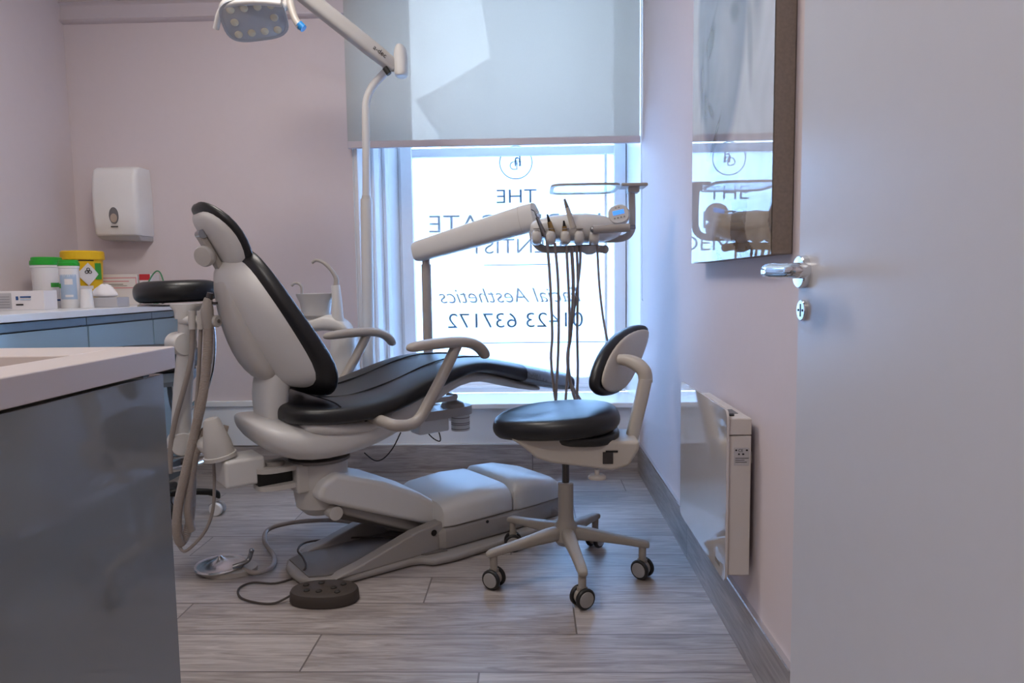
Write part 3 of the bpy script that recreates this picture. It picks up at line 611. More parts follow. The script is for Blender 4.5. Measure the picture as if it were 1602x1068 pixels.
# backrest
B0 = (-.338, .628); B1 = (-.615, 1.105)
def bs(t, hw, tf, tb):
    k = max(0, 1-t/.28)**2; return (lerp(B0[0], B1[0], t)-.012*math.sin(PI*t)-.062*k, lerp(B0[1], B1[1], t)-.008*math.sin(PI*t)+.004*k, hw, tb, tf)
bst = [(-.01, .05, .012), (.0, .14, .032), (.04, .19, .044), (.10, .22, .050), (.2, .236, .052), (.35, .238, .050), (.5, .230, .047), (.65, .214, .044), (.8, .185, .040), (.9, .155, .034), (.96, .125, .03), (1.0, .08, .022), (1.01, .03, .01)]
ob('backrest_cushion', spine([bs(t, w_, k_, k_) for t, w_, k_ in bst], 3, wrap=-.030), 'leather', ch, sub=1, label='black leather backrest cushion')
sst = [(.035, .06, .02), (.05, .13, .05), (.10, .185, .085), (.2, .212, .108), (.35, .218, .112), (.5, .213, .112), (.65, .198, .108), (.8, .168, .098), (.9, .137, .082), (.965, .10, .06), (.985, .05, .03)]
ob('backrest_shell', spine([bs(t, w_, 0.0, k_) for t, w_, k_ in sst], 2.5, wrap=-.020), 'chair_white', ch, sub=1, label='white moulded backrest shell')
cst = [(-.50, .695, .085, .03, .03), (-.522, .715, .100, .040, .040), (-.552, .76, .108, .048, .048), (-.582, .83, .110, .048, .048), (-.603, .90, .106, .046, .046), (-.620, .97, .096, .040, .038), (-.632, 1.02, .080, .032, .030), (-.636, 1.045, .055, .02, .02), (-.637, 1.052, .03, .01, .01)]
ob('spine_cover', spine(cst, 2.6), 'chair_side', ch, sub=1)
ob('backrest_support', spine([(-.485, .49, .085, .035, .035), (-.503, .54, .09, .044, .044), (-.508, .60, .092, .046, .046), (-.502, .66, .098, .048, .046), (-.488, .72, .10, .045, .045), (-.475, .76, .08, .03, .03)], 3.2), 'chair_white', ch, sub=1)
# headrest
H0 = (-.590, 1.055); H1 = (-.708, 1.245)
def hs_(t, hw, tf, tb): return (lerp(H0[0], H1[0], t)+.026*math.sin(PI*t), lerp(H0[1], H1[1], t)+.010*math.sin(PI*t), hw, tb, tf)
ob('headrest_cushion', spine([hs_(t, w_, k_, k_) for t, w_, k_ in ((-.05, .04, .008), (-.02, .085, .017), (.08, .115, .021), (.25, .132, .023), (.5, .137, .023), (.75, .128, .023), (.92, .102, .02), (1.02, .065, .014), (1.05, .03, .007))], 2.8, wrap=-.012), 'leather', ch, sub=1, label='black leather headrest cushion')
ob('headrest_shell', spine([hs_(t, w_, 0, k_) for t, w_, k_ in ((.0, .05, .02), (.04, .09, .038), (.15, .115, .05), (.35, .125, .056), (.6, .125, .055), (.8, .11, .047), (.93, .085, .034), (.98, .045, .018))], 2.5), 'chair_white', ch, sub=1, label='white headrest shell')
hb_ = Vector(C(-.700, .0, 1.10)); d_ = (C(-.1, 0, .19)-C(0, 0, 0)).normalized(); nn = d_.cross(CV)
ob('headrest_bar', G().obox(C(-.672, 0, 1.105), (d_, CV, nn), (.075, .026, .010)), 'arm_grey', ch, bevel=.006)
q = C(-.688, .01, 1.098); ax_ = (-CU*.75+CV*.62-Z*.2).normalized()
ob('headrest_knob', G().lathe([(.024, -.012), (.033, .0), (.034, .014), (.030, .022), (0, .025)], q, ax_, 32), 'chair_side', ch)
ob('headrest_post', G().cyl(C(-.655, 0, 1.08), C(-.612, 0, 1.01), .014, 16), 'steel', ch, label='steel headrest post')
ob('headrest_hinge', G().cyl(C(-.70, -.02, 1.165), C(-.70, .03, 1.165), .014, 16), 'steel', ch, label='steel headrest hinge')
# armrests
for s_ in (1, -1):
    pts = [(-.236, .19, .548), (-.232, .30, .545), (-.215, .345, .538), (-.165, .352, .534), (-.125, .352, .552), (-.09, .352, .60), (-.03, .352, .69), (.028, .352, .788)]
    ar = ob('armrest', G().loft([sup(C(u, s_*.352, z), CV, Vector((-math.sin(a)*CU.x, -math.sin(a)*CU.y, math.cos(a))), w_, h_, 24, 2.6) for u, z, w_, h_, a in ((-.168, .788, .006, .004, 0), (-.160, .789, .02, .012, 0), (-.14, .791, .028, .017, .02), (-.07, .797, .031, .019, 0), (.02, .799, .031, .019, -.02), (.07, .795, .031, .019, -.15), (.11, .782, .030, .019, -.5), (.137, .758, .028, .018, -1.0), (.146, .738, .024, .016, -1.3), (.147, .730, .012, .008, -1.4))]), 'arm_grey', ch, sub=1)
    ob('armrest_tube', G().tube([C(u, s_*v, z) for u, v, z in pts], .0195, 16, 5), 'arm_grey', ar)
    ob('armrest_collar', G().lathe([(.027, 0), (.027, .006)], C(-.236, s_*.212, .547), CV*s_, 24), 'black', ar)
# small fittings below the seat
ob('unit_mount', G().loft([sup(C(.17, -.02, z), CU, CV, .15, .055, 32, 3.5) for z in (.462, .490, .497)]), 'arm_grey', ch)
ob('mount_dome', G().lathe([(.05, .497), (.045, .51), (.02, .522), (0, .525)], C(.24, -.02, 0)), 'arm_grey', ch)
ob('mount_knuckle', G().lathe([(.038, .395), (.038, .462)], C(.27, -.01, 0)), 'chair_white', ch)
for z in (.402, .420, .427, .448): ob('mount_ring', G().lathe([(.0385, 0), (.0385, .003)], C(.27, -.01, z)), 'chair_dark', ch)
ob('mount_block', G().obox(C(.13, -.02, .435), (CU, CV, Z), (.07, .04, .03)), 'chair_white', ch, bevel=.01)
ob('mount_hinge', G().cyl(C(.24, -.05, .537), C(.24, .0, .537), .013, 16).obox(C(.14, 0, .535), (CU, CV, Z), (.10, .012, .010)), 'chair_side', ch)
ob('underseat_cable', G().tube([aY(627, 676, 2.75), aY(615, 700, 2.75), aY(600, 717, 2.76), aY(586, 720, 2.78), aY(570, 708, 2.8)], .0026, 8), 'ink_black', ch)
ob('underseat_cable', G().tube([aY(662, 668, 2.75), aY(676, 684, 2.75), aY(688, 690, 2.75), aY(688, 680, 2.76), aY(682, 665, 2.77)], .0026, 8), 'ink_black', ch)
# foot control disc with hose, and the oval foot switch with its cable
fc = aZ(350, 893, 0); 
f = thing('foot_control', (fc.x, fc.y, 0), 'round chrome foot control disc with a grey hose on the floor by the cabinet', 'foot control')
ob('base', G().loft([sup(fc+X*.02+Z*z, X, Y, .098, .07, 36, 2) for z in (.001, .012, .016)]), 'arm_grey', f)
ob('disc', G().lathe([(.004, .018), (.082, .018), (.086, .024), (.084, .028), (.074, .026), (.012, .050), (.007, .056), (0, .057)], fc-X*.012), 'disc_metal', f)
ob('lever', G().tube([fc+Vector((.05, -.035, .03)), fc+Vector((.075, -.02, .035)), fc+Vector((.09, 0, .04)), fc+Vector((.098, .008, .065))], .008, 12).ball(fc+Vector((.099, .009, .07)), .009), 'steel', f)
hp = [fc+Vector((.075, -.01, .012)), aZ(400, 896, .014), aZ(425, 886, .014), aZ(428, 868, .016), aZ(414, 846, .02), aZ(420, 828, .03), aZ(452, 818, .045), aZ(490, 814, .055), aZ(530, 814, .055), aZ(580, 822, .05), aZ(640, 830, .045)]
ob('hose', G().tube(hp, .0085, 12, 6), 'hose', f)
pc_ = aZ(508, 938, 0)
f = thing('foot_switch', (pc_.x, pc_.y, 0), 'dark brown oval foot switch lying on the floor in front of the chair base', 'foot switch')
ob('housing', G().loft([sup(pc_+Z*z, X, Y, .110*k, .068*k, 40, 2.2) for z, k in ((.001, .97), (.006, 1), (.030, .985), (.038, .95), (.040, .88))]), 'pedal', f)
for x_, y_ in ((-.065, .02), (-.02, .035), (.03, .0), (.055, .025), (-.05, -.02), (-.01, -.025), (.05, -.03)): ob('switch_button', G().lathe([(.010, 0), (.0095, .004), (.006, .006), (0, .006)], pc_+Vector((x_, y_, .039)), n=16), 'pedal_dark', f)
cp = [pc_+Vector((-.10, 0, .02)), aZ(430, 943, .005), aZ(400, 942, .005), aZ(376, 934, .005), aZ(374, 920, .005), aZ(395, 911, .005), aZ(430, 912, .005), aZ(460, 903, .008), aZ(478, 888, .04), aZ(474, 872, .045), aZ(466, 860, .045), aZ(480, 848, .045), aZ(530, 842, .045), aZ(590, 840, .045), aZ(640, 842, .045)]
ob('cable', G().tube(cp, .0035, 8, 5), 'pedal', f)

# ------------------------------------------------------------------ DELIVERY UNIT
du = thing('delivery_unit', (-.47, 3.08, 0), 'white instrument delivery unit on a swinging arm in front of the window', 'dental unit')
pc1 = aY(668, 470, 3.05)
ob('post', G().cyl((pc1.x, 3.05, .42), (pc1.x, 3.05, 1.085), .0215, 24).cyl((pc1.x, 3.05, 1.085), (pc1.x, 3.05, 1.13), .017, 20), 'arm_grey', du)
ob('lower_arm', G().tube([(pc1.x, 3.05, .44), C(.30, -.10, .44)], .03, 16, 1), 'chair_white', du)
a0 = aY(652, 394, 3.05); a1 = aY(838, 338, 2.78); ad = (a1-a0).normalized()
sd = ad.cross(Z).normalized(); up_ = sd.cross(ad)
ob('upper_arm', G().loft([sup(a0+ad*t*(a1-a0).length+ad*o_, sd, up_, .036*k, h_*k, 28, 2.8) for t, o_, k, h_ in ((0, -.012, .55, .045), (0, -.004, .9, .045), (0, .012, 1, .046), (.5, 0, 1.02, .052), (.93, 0, 1.02, .056), (1, .0, .97, .056), (1, .010, .55, .054))]), 'chair_white', du)
ob('arm_seam', G().loft([sup(a0+ad*((a1-a0).length*.90+o_), sd, up_, .0375, .0572, 28, 2.8) for o_ in (0, .002)]), 'chair_side', du)
HYd = 2.62
hl = aY(832, 362, HYd); hr = aY(945, 372, HYd)
# instrument bridge
def hd(px, py, dy=0): return aY(px, py, HYd+dy)
body = []
for px, zt, zb_, y0, y1 in ((829, 350, 365, .00, .10), (836, 343, 370, -.03, .14), (855, 337, 375, -.05, .17), (890, 333, 378, -.06, .18), (920, 332, 380, -.06, .18), (945, 335, 379, -.05, .17), (965, 343, 372, -.03, .13), (975, 348, 366, 0, .10)):
    t_ = hd(px, zt).z; b_ = hd(px, zb_).z; x_ = hd(px, 360).x
    body.append(sup(Vector((x_, HYd+(y0+y1)/2, (t_+b_)/2)), Y, Z, (y1-y0)/2, (t_-b_)/2, 28, 2.8))
ob('instrument_bridge', G().loft(body), 'chair_white', du, sub=1)
for k, px in enumerate((838, 860, 883, 905, 928)):
    q = hd(px, 371, -.055)
    ob('handpiece_holder', G().loft([sup(q+Y*t+X*.004, X, Z, w_, h_, 20, 2.6) for t, w_, h_ in ((-.022, .010, .012), (-.016, .019, .026), (.03, .021, .030), (.09, .019, .026))]), 'chair_side', du, sub=1)
    ob('holder_well', G().lathe([(.013, 0), (.013, .003)], q+Vector((.004, -.004, .029)), Z, 18), 'chair_grey', du)
sc_ = hd(968, 336, -.02)
rx = Vector((.97, -.1, .2)).normalized(); ux = Vector((-.2, .15, .97)).normalized(); ny = rx.cross(ux)
ob('keypad', G().loft([sup(sc_+ny*o_, rx, ux, .040*k, .037*k, 32, 2.4) for o_, k in ((-.022, .8), (-.018, .98), (.0, 1), (.012, .96), (.016, .88))]), 'chair_white', du)
kp = sc_+ny*.0165
ob('display_screen', G().obox(kp+ux*.006, (rx, ux, ny), (.021, .008, .0008)), 'screen', du)
for i in range(4): ob('keypad_button', G().obox(kp+ux*-.014+rx*(-.018+.012*i), (rx, ux, ny), (.003, .003, .0008)), 'chair_grey', du)
for i in range(2): ob('keypad_button', G().obox(kp+ux*.024+rx*(-.006+.012*i), (rx, ux, ny), (.003, .002, .0008)), 'chair_grey', du)
ob('unit_handle', G().tube([hd(928, 359, -.08), hd(985, 356, -.08)], .0155, 18, 1), 'arm_grey', du)
ob('handle_end', G().ball(hd(928, 359, -.08), .012).tube([hd(985, 356, -.08), hd(994, 355, -.08)], .008, 12, 1), 'steel', du)
ob('side_bar', G().tube([hd(988, 296, .06), hd(989, 345, .06), hd(987, 362, .06), hd(978, 371, .06), hd(960, 374, .06), hd(930, 374, .06)], .0135, 14, 5), 'arm_grey', du)
ob('lower_bar', G().tube([hd(833, 362, .05), hd(837, 378, .04), hd(850, 389, .03), hd(880, 390, .03), hd(920, 388, .03), hd(945, 390, .03)], .0145, 14, 5).ball(hd(946, 390, .03), .0165), 'arm_grey', du)
ob('underside_joint', G().loft([sup(hd(922, y_, .03), X, Y, r_, r_*.8, 20, 2) for y_, r_ in ((385, .045), (394, .03), (398, .012))]), 'chair_side', du)
# tray above
t0 = hd(863, 298, .05); 
tcn = Vector(((hd(863, 298).x+hd(970, 290).x)/2, HYd+.10, hd(900, 292).z))
ob('tray_rim', G().loft([sup(tcn+Z*dz, X, Y, .132*k, .14*k, 40, 6) for dz, k in ((0, .90), (0, 1), (.008, 1), (.008, .90))], closed=True), 'arm_grey', du)
ob('tray_sheet', G().loft([sup(tcn+Z*dz, X, Y, .120, .127, 40, 6) for dz in (.002, .004)]), 'clear_plastic', du, label='clear plastic tray sheet')
ob('tray_bracket', G().obox(hd(990, 297, .06), (X, Y, Z), (.022, .03, .012)).obox(hd(990, 291, .06), (X, Y, Z), (.05, .05, .006)), 'arm_grey', du, bevel=.004)
# handpieces resting in the bridge, each with its hose
hps = [(836, 330, 852, 362, 'steel', 'steel three-in-one syringe leaning in the leftmost holder of the delivery unit', [(855, 372), (860, 430), (864, 520), (862, 560), (867, 612), (872, 640)]),
       (856, 335, 864, 358, 'brass', 'short brass-coloured handpiece connector in the second holder from the left', [(868, 380), (873, 440), (874, 520), (872, 580), (869, 640)]),
       (882, 345, 884, 360, 'brass', 'small bare brass connector in the middle holder of the delivery unit', [(886, 384), (889, 440), (891, 500), (889, 560), (884, 640)]),
       (883, 311, 897, 350, 'stool_white', 'pale pen-shaped scaler handpiece standing upright in the fourth holder', [(894, 386), (897, 450), (893, 520), (888, 560), (893, 600), (905, 640)]),
       (0, 0, 0, 0, None, '', [(902, 384), (904, 440), (903, 520), (904, 580), (902, 640)]),
       (0, 0, 0, 0, None, '', [(908, 384), (907, 420), (899, 480), (890, 540), (890, 585), (896, 605), (908, 625)])]
for k, (x0, y0, x1, y1, m_, lb, hz) in enumerate(hps):
    dyy = -.055
    hose_g = G().tube([aY(a, b_, HYd+dyy-.0+.012*k+.0006*max(0, b_-380)) for a, b_ in hz], .0052 if k not in (3,) else .0068, 8, 5)
    if m_ is None: ob('hose', hose_g, 'hose', du); continue
    p0 = hd(x0, y0, dyy-.01); p1 = hd(x1, y1+6, dyy)
    t = thing('dental_handpiece', p1, lb, 'handpiece', 'handpieces in the delivery unit')
    dd = p1-p0
    if k == 0:
        ob('handle', G().tube([p0+dd*.25, p1], [.006, .010], 14, 1), m_, t); ob('nozzle', G().tube([p0+dd*.25, p0, p0+Vector((-.012, 0, .006))], .0028, 8, 1).tube([p0+dd*.12, p0+dd*.02+X*.016], .0025, 8, 1), 'steel', t)
    elif k == 3:
        ob('handle', G().tube([p0+dd*.3, p1], [.008, .0115], 16, 1), m_, t); ob('tip', G().tube([p0, p0+dd*.3], [.004, .0078], 12, 1), 'chair_dark', t)
    else:
        ob('handle', G().tube([p0+dd*.4, p1], [.008, .0115], 14, 1), m_, t); ob('tip', G().tube([p0, p0+dd*.45], [.003, .0065], 10, 1), 'ink_black', t)
    ob('hose', hose_g, 'hose', t)
ob('hose', G().tube([hd(934, 374), hd(935, 400), hd(938, 450), hd(944, 500), hd(951, 535), hd(958, 560, .1)], .0045, 8, 4), 'hose', du)
# ------------------------------------------------------------------ OPERATING LIGHT
ol = thing('operating_light', (-.72, 3.12, 0), 'white dental operating light on a tall bent post beside the window', 'dental light')
LYp = 3.12
ob('post', G().tube([aY(577, 600, LYp), aY(575, 450, LYp), aY(573, 312, LYp)], .0265, 20, 1), 'chair_white', ol)
ob('post_link', G().tube([aY(577, 600, LYp)+Z*.02, aY(577, 600, LYp)+Vector((-.12, -.12, .02))], .022, 16, 1), 'chair_side', ol)
ob('upper_pole', G().tube([aY(573, 315, LYp), aY(573, 250, LYp), aY(572, 180, LYp), aY(574, 155, LYp), aY(583, 135, LYp), aY(598, 118, LYp), aY(612, 104, LYp)], .0175, 18, 5), 'chair_white', ol)
ob('post_cap', G().tube([aY(573, 318, LYp), aY(573, 306, LYp)], [.0265, .019], 20, 1), 'chair_side', ol)
e0 = aY(616, 104, 3.08); e1 = aY(470, -12, 2.86); ed = (e1-e0).normalized(); es_ = ed.cross(Z).normalized(); eu = es_.cross(ed)
ob('spring_arm', G().loft([sup(e0+ed*t, es_, eu, w_, h_, 24, 3) for t, w_, h_ in ((-.01, .02, .020), (.0, .027, .030), (.1, .028, .034), (.35, .028, .034), (.6, .026, .030))]), 'chair_side', ol)
kx = aY(627, 96, 3.08)
ob('elbow_joint', G().loft([sup(kx+Z*z, X, Y, r_, .036, 24, 2.4) for z, r_ in ((-.068, .014), (-.064, .028), (-.04, .031), (.03, .031), (.058, .024), (.07, .010))]), 'chair_white', ol, sub=1)
ob('joint_gap', G().cyl(aY(602, 106, 3.045), aY(609, 116, 3.045), .012, 14), 'ink_black', ol)
text('arm_lettering', 'a-dec', e0+ed*.085-es_*.0285, .030, 'ink_black', ol, right=-ed, up=eu, ext=.0004)
# lamp head
lc = aY(398, 30, 2.62)
lr = Vector((.965, .20, .17)).normalized(); lf = Vector((-.12, .80, -.60)).normalized(); lu = lr.cross(lf).normalized()   # lr: along the head, lf: depth, lu ~ up
if lu.z < 0: lu = -lu
ln_ = lr.cross(lf).normalized(); 
if ln_.z > 0: ln_ = -ln_    # lens faces down and towards the camera
lf = ln_.cross(lr).normalized()
ob('lamp_head', G().loft([sup(lc-ln_*o_, lr, lf, .118*k, .088*k2, 36, 3.4) for o_, k, k2 in ((-.004, .93, .93), (.0, 1, 1), (.018, 1.0, 1.0), (.045, .93, .9), (.075, .76, .7), (.09, .5, .45))]), 'chair_side', ol)
ob('lamp_rim', G().loft([sup(lc-ln_*o_, lr, lf, a, b_, 36, 3.4) for o_, a, b_ in ((-.001, .119, .089), (-.006, .117, .087), (-.006, .108, .078), (-.001, .108, .078))], closed=True), 'lamp_silver', ol)
lens = ob('lamp_lens', G().loft([sup(lc+ln_*.0045, lr, lf, .108, .078, 36, 3.4), sup(lc+ln_*.0055, lr, lf, .106, .076, 36, 3.4)]), 'lamp_silver', ol, label='silver faceted lens plate')
for i in range(4):
    for j in range(3):
        if (i, j) in ((1, 1), (2, 1)): continue
        ob('led', G().lathe([(.015, 0), (.013, .004), (.007, .0065), (0, .007)], lc+ln_*.0055+lr*(-.072+.048*i)+lf*(-.05+.05*j), ln_, 20), 'led', lens)
ob('head_grip', G().tube([aY(338, 45, 2.60), aY(345, 18, 2.57), aY(362, 6, 2.55), aY(400, 3, 2.55), aY(440, 6, 2.56)], .011, 14, 5), 'chair_white', ol)
ob('head_yoke', G().tube([aY(440, 12, 2.66), aY(448, 8, 2.70), aY(452, -10, 2.76), aY(470, -12, 2.86)], .016, 14, 4), 'chair_side', ol)
ob('side_handle', G().tube([aY(452, -8, 2.62), aY(456, 12, 2.60), aY(462, 30, 2.58), aY(470, 42, 2.57)], [.014, .014, .013, .014], 16, 4), 'arm_grey', ol)
ob('handle_cap', G().tube([aY(468, 38, 2.57), aY(475, 45, 2.57)], [.0145, .014], 16, 1), 'blue_cap', ol, label='bright blue handle cap')
# ------------------------------------------------------------------ CUSPIDOR
cu_ = thing('cuspidor', (-.86, 2.98, 0), 'white spittoon bowl with two curved spouts behind the chair back', 'cuspidor')
q = aY(494, 470, 2.98); bz = aY(494, 459, 2.98).z
ob('bowl', G().lathe([(.045, bz-.11), (.060, bz-.095), (.068, bz-.04), (.082, bz-.008), (.084, bz), (.078, bz), (.06, bz-.04), (.01, bz-.05)], (q.x, 2.98, 0), n=40), 'chair_white', cu_)
b2 = aY(540, 560, 2.99)
ob('pedestal', G().loft([sup(Vector((b2.x-.0, 2.99, z)), X, Y, r_, .07, 28, 3) for z, r_ in ((.47, .04), (.49, .058), (.60, .06), (.78, .055), (.80, .05))]), 'chair_white', cu_)
ob('mounting_arm', G().tube([Vector((b2.x, 2.99, .51)), C(-.12, -.18, .51)], .03, 16, 1), 'chair_white', cu_)
ob('shoulder', G().loft([sup(Vector((x_, 2.98, z_)), Y, Z, .06, h_, 24, 3) for x_, z_, h_ in ((q.x-.06, .815, .025), (q.x+.02, .835, .035), (q.x+.08, .838, .038), (aY(542, 510, 2.98).x, .815, .03), (aY(550, 515, 2.98).x, .80, .012))]), 'chair_white', cu_, sub=1)
ob('cup_filler_body', G().tube([aY(529, 505, 2.95), aY(527, 470, 2.95), aY(525, 446, 2.95)], [.026, .022, .018], 20, 2), 'chair_white', cu_)
ob('cup_filler_spout', G().tube([aY(525, 450, 2.95), aY(526, 436, 2.95), aY(518, 422, 2.95), aY(506, 411, 2.95), aY(495, 407, 2.95), aY(488, 411, 2.95)], [.0125, .0105, .0085, .0075, .007, .0065], 14, 4), 'arm_grey', cu_)
ob('bowl_spout', G().tube([aY(472, 462, 2.97), aY(472, 450, 2.97), aY(468, 444, 2.97), aY(461, 443, 2.97), aY(456, 447, 2.97)], .006, 12, 4), 'arm_grey', cu_)
# ------------------------------------------------------------------ OPERATOR STOOL
SX, SY = .112, 2.285
st = thing('operator_stool', (SX, SY, 0), 'black saddle-style dental stool with backrest on five castors in the right foreground', 'stool')
hub = Vector((SX, SY, 0))
bs_ = ob('base_hub', G().lathe([(.0, .10), (.03, .102), (.044, .12), (.04, .165), (.028, .185), (.0265, .20), (.0265, .315), (.022, .318), (0, .318)], hub, n=32), 'stool_base', st)
for k in range(5):
    a = R(206+72*k); d = Vector((math.cos(a), math.sin(a), 0)); s_ = Vector((-math.sin(a), math.cos(a), 0))
    kr = 1.05 if k in (0, 4) else 1.0
    leg = ob('base_leg', G().loft([sup(hub+d*r_*kr+Z*z, s_, Z, w_, h_, 16, 3.2) for r_, z, w_, h_ in ((.015, .145, .024, .026), (.06, .143, .023, .024), (.14, .134, .019, .017), (.22, .124, .017, .013), (.262, .119, .017, .013), (.278, .115, .015, .010), (.282, .113, .008, .005))]), 'stool_base', st, sub=1)
    cpt = hub+d*.258*kr
    ob('castor_housing', G().cyl(cpt+Z*.060, cpt+Z*.115, .0125, 18), 'stool_base', leg)
    ca_ = a+R([35, 20, 60, 80, -40][k]); w_ = Vector((math.cos(ca_), math.sin(ca_), 0)); f_ = Vector((-w_.y, w_.x, 0))
    ob('castor_axle', G().cyl(cpt-w_*.012+Z*.034, cpt+w_*.012+Z*.034, .024, 20).obox(cpt+Z*.052, (w_, f_, Z), (.009, .014, .014)), 'stool_base', leg)
    for q_ in (1, -1):
        wh = ob('wheel', G().lathe([(.020, .011), (.031, .0115), (.033, .015), (.033, .021), (.030, .025), (.024, .0255)], cpt+Z*.0335, w_*q_, 28), 'tyre', leg)
        ob('wheel_cover', G().lathe([(.025, .0245), (.024, .0275), (0, .029)], cpt+Z*.0335, w_*q_, 28), 'hub', leg)
ob('gas_column', G().cyl(hub+Z*.315, hub+Z*.40, .0125, 20), 'dark_steel', st)
sc2 = Vector((.083, 2.36, 0))
def seat_out(k, z, tilt=.02):
    out = []
    for j in range(48):
        t = 2*PI*j/48; x = math.cos(t); y = math.sin(t); e = 2.5
        xx = math.copysign(abs(x)**(2/e), x); yy = math.copysign(abs(y)**(2/e), y)
        wy = .205*(1-.26*max(0, -xx)**1.5); zz = z+tilt*xx*.6-.010*max(0, -xx)**3+.016*math.exp(-((xx+.0)/.5)**2)*max(0, yy)*0
        out.append(Vector((sc2.x+.222*xx*k, sc2.y+wy*yy*k, zz)))
    return out
ob('seat', G().loft([seat_out(.80, .482), seat_out(.93, .486), seat_out(1.0, .507), seat_out(1.0, .527), seat_out(.965, .548), seat_out(.88, .557), seat_out(.6, .560), seat_out(.25, .558)]), 'leather', st, sub=1, label='black leather saddle seat')
def lay(k, z, dx=.09): return [Vector((sc2.x+dx+.13*k*math.copysign(abs(math.cos(2*PI*j/36))**.8, math.cos(2*PI*j/36)), sc2.y+.17*k*math.copysign(abs(math.sin(2*PI*j/36))**.8, math.sin(2*PI*j/36)), z)) for j in range(36)]
ob('seat_pad_lower', G().loft([lay(.85, .452), lay(.97, .46), lay(1, .485), lay(.97, .50)]), 'leather', st, sub=1)
mp_ = [(797, 686), (818, 700), (838, 717), (862, 725), (930, 733), (958, 737), (985, 729), (1000, 704), (1002, 690), (985, 690), (962, 690), (935, 683), (880, 680), (830, 681), (812, 684)]
def mpr(Ya, Yb, k=1): 
    A = [aY(a, b_, 2.22) for a, b_ in mp_]; return G().prism([Vector((p.x, Ya, p.z)) for p in A], [Vector((p.x, Yb, p.z)) for p in A])
ob('mechanism_housing', mpr(2.22, 2.42), 'stool_white', st, bevel=.014, seg=4)
ob('seat_plate', G().box((-.03, 2.26, .468), (.2, 2.44, .486)), 'black', st, bevel=.004)
ob('housing_slot', G().obox(aY(951, 716, 2.219), (X, Y, Z), (.017, .002, .020)), 'dark_steel', st, flat=True)
ob('housing_slot', G().obox(aY(957, 706, 2.2185), (X, Y, Z), (.020, .002, .003)), 'ink_black', st, flat=True)
q = aY(934, 744, 2.24); ob('tilt_knob', G().lathe([(.030, 0), (.030, .006), (.024, .012), (.008, .013), (.008, .03)], q-Z*.008, Z, 28), 'stool_white', st)
ob('back_post', G().loft([sup(aY(a, b_, 2.33), X, Y, .022, .026, 20, 3.5) for a, b_ in ((983, 712), (987, 690), (1003, 625), (1010, 592))]), 'stool_white', st, ang=60)
ob('back_bracket', G().tube([aY(1010, 598, 2.33), aY(1008, 582, 2.33), aY(998, 571, 2.34), aY(984, 564, 2.36), aY(968, 562, 2.38)], [.024, .025, .025, .022, .018], 18, 4), 'stool_white', st)
pw = Vector((.60, .80, 0)).normalized(); pn = Vector((-.80, .60, 0)).normalized(); pp = Vector((.30, 2.40, 0))
def onp(px, py): r_ = ray(px, py); o_ = Vector((0, 0, H)); return o_+r_*((pp-o_).dot(pn)/r_.dot(pn))
po = [onp(*p) for p in ((1016, 511), (1000, 510), (976, 522), (955, 546), (941, 575), (935, 600), (940, 614), (952, 619), (972, 614), (986, 598), (999, 572), (1010, 545), (1017, 522))]
cc = sum(po, Vector())/len(po)
def crm(P, n=4):
    out = []; N = len(P)
    for i in range(N):
        a, b_, c_, d = P[i-1], P[i], P[(i+1) % N], P[(i+2) % N]
        for k in range(n): t = k/n; out.append(.5*((2*b_)+(c_-a)*t+(2*a-5*b_+4*c_-d)*t*t+(3*b_-a-3*c_+d)*t**3))
    return out
po = crm(po, 3)
def lay2(k, o_): return [cc+(p-cc)*k+pn*o_ for p in po]
ob('backrest', G().loft([lay2(.90, .0), lay2(1.0, .008), lay2(1.03, .022), lay2(1.0, .04), lay2(.85, .05), lay2(.4, .054)]), 'leather', st, sub=1, label='black leather backrest pad')
ob('backrest_shell', G().loft([lay2(.92, .004), lay2(.90, -.006), lay2(.80, -.013), lay2(.4, -.017)]), 'stool_white', st, sub=1, label='beige backrest shell')
# ------------------------------------------------------------------ ASSISTANT'S ARM with suction hoses
aa = thing('suction_unit', (-1.14, 2.22, 0), 'white assistant instrument arm with ribbed suction hoses left of the chair', 'dental unit')
AY = 2.25
def A_(a, b_, d=0): return aY(a, b_, AY+d)
ob('upright', G().tube([A_(294, 492), A_(292, 540), A_(286, 610), A_(283, 690)], [.03, .029, .030, .032], 20, 2), 'chair_white', aa)
ob('top_bracket', G().loft([sup(A_(292, y_), X, Y, r_, .04, 24, 3) for y_, r_ in ((498, .030), (486, .034), (479, .048), (475, .048))]), 'chair_white', aa)
ob('upper_joint', G().lathe([(.037, -.045), (.039, -.03), (.039, .035), (.036, .042), (0, .044)], A_(283, 537, .0), Vector((.75, -.66, 0)), 32), 'chair_white', aa)
ob('lower_joint', G().lathe([(.037, -.045), (.039, -.03), (.039, .035), (.036, .042), (0, .044)], A_(283, 692, .0), Vector((.6, -.8, 0)), 32), 'chair_white', aa)
ob('link_arm', G().tube([A_(283, 695), A_(310, 688), C(-.68, 0, .46)], .032, 18, 3), 'chair_white', aa)
ob('switch_plate', G().obox(A_(331, 694, -.02), (X, Y, Z), (.016, .008, .022)).cyl(A_(331, 694, -.03), A_(331, 694, -.036), .008, 14), 'arm_grey', aa, bevel=.002)
hz_ = Vector((1, -.35, 0)).normalized()
ob('holder_bar', G().tube([A_(283, 500, -.02), A_(338, 502, -.05)], .016, 16, 1), 'chair_white', aa)
ob('holder_end', G().lathe([(.019, -.02), (.020, .006), (.017, .010), (0, .010)], A_(338, 502, -.05), hz_, 24), 'chair_side', aa)
ob('holder_screw', G().lathe([(.006, .0), (.006, .013)], A_(338, 502, -.05), hz_, 12), 'chair_dark', aa)
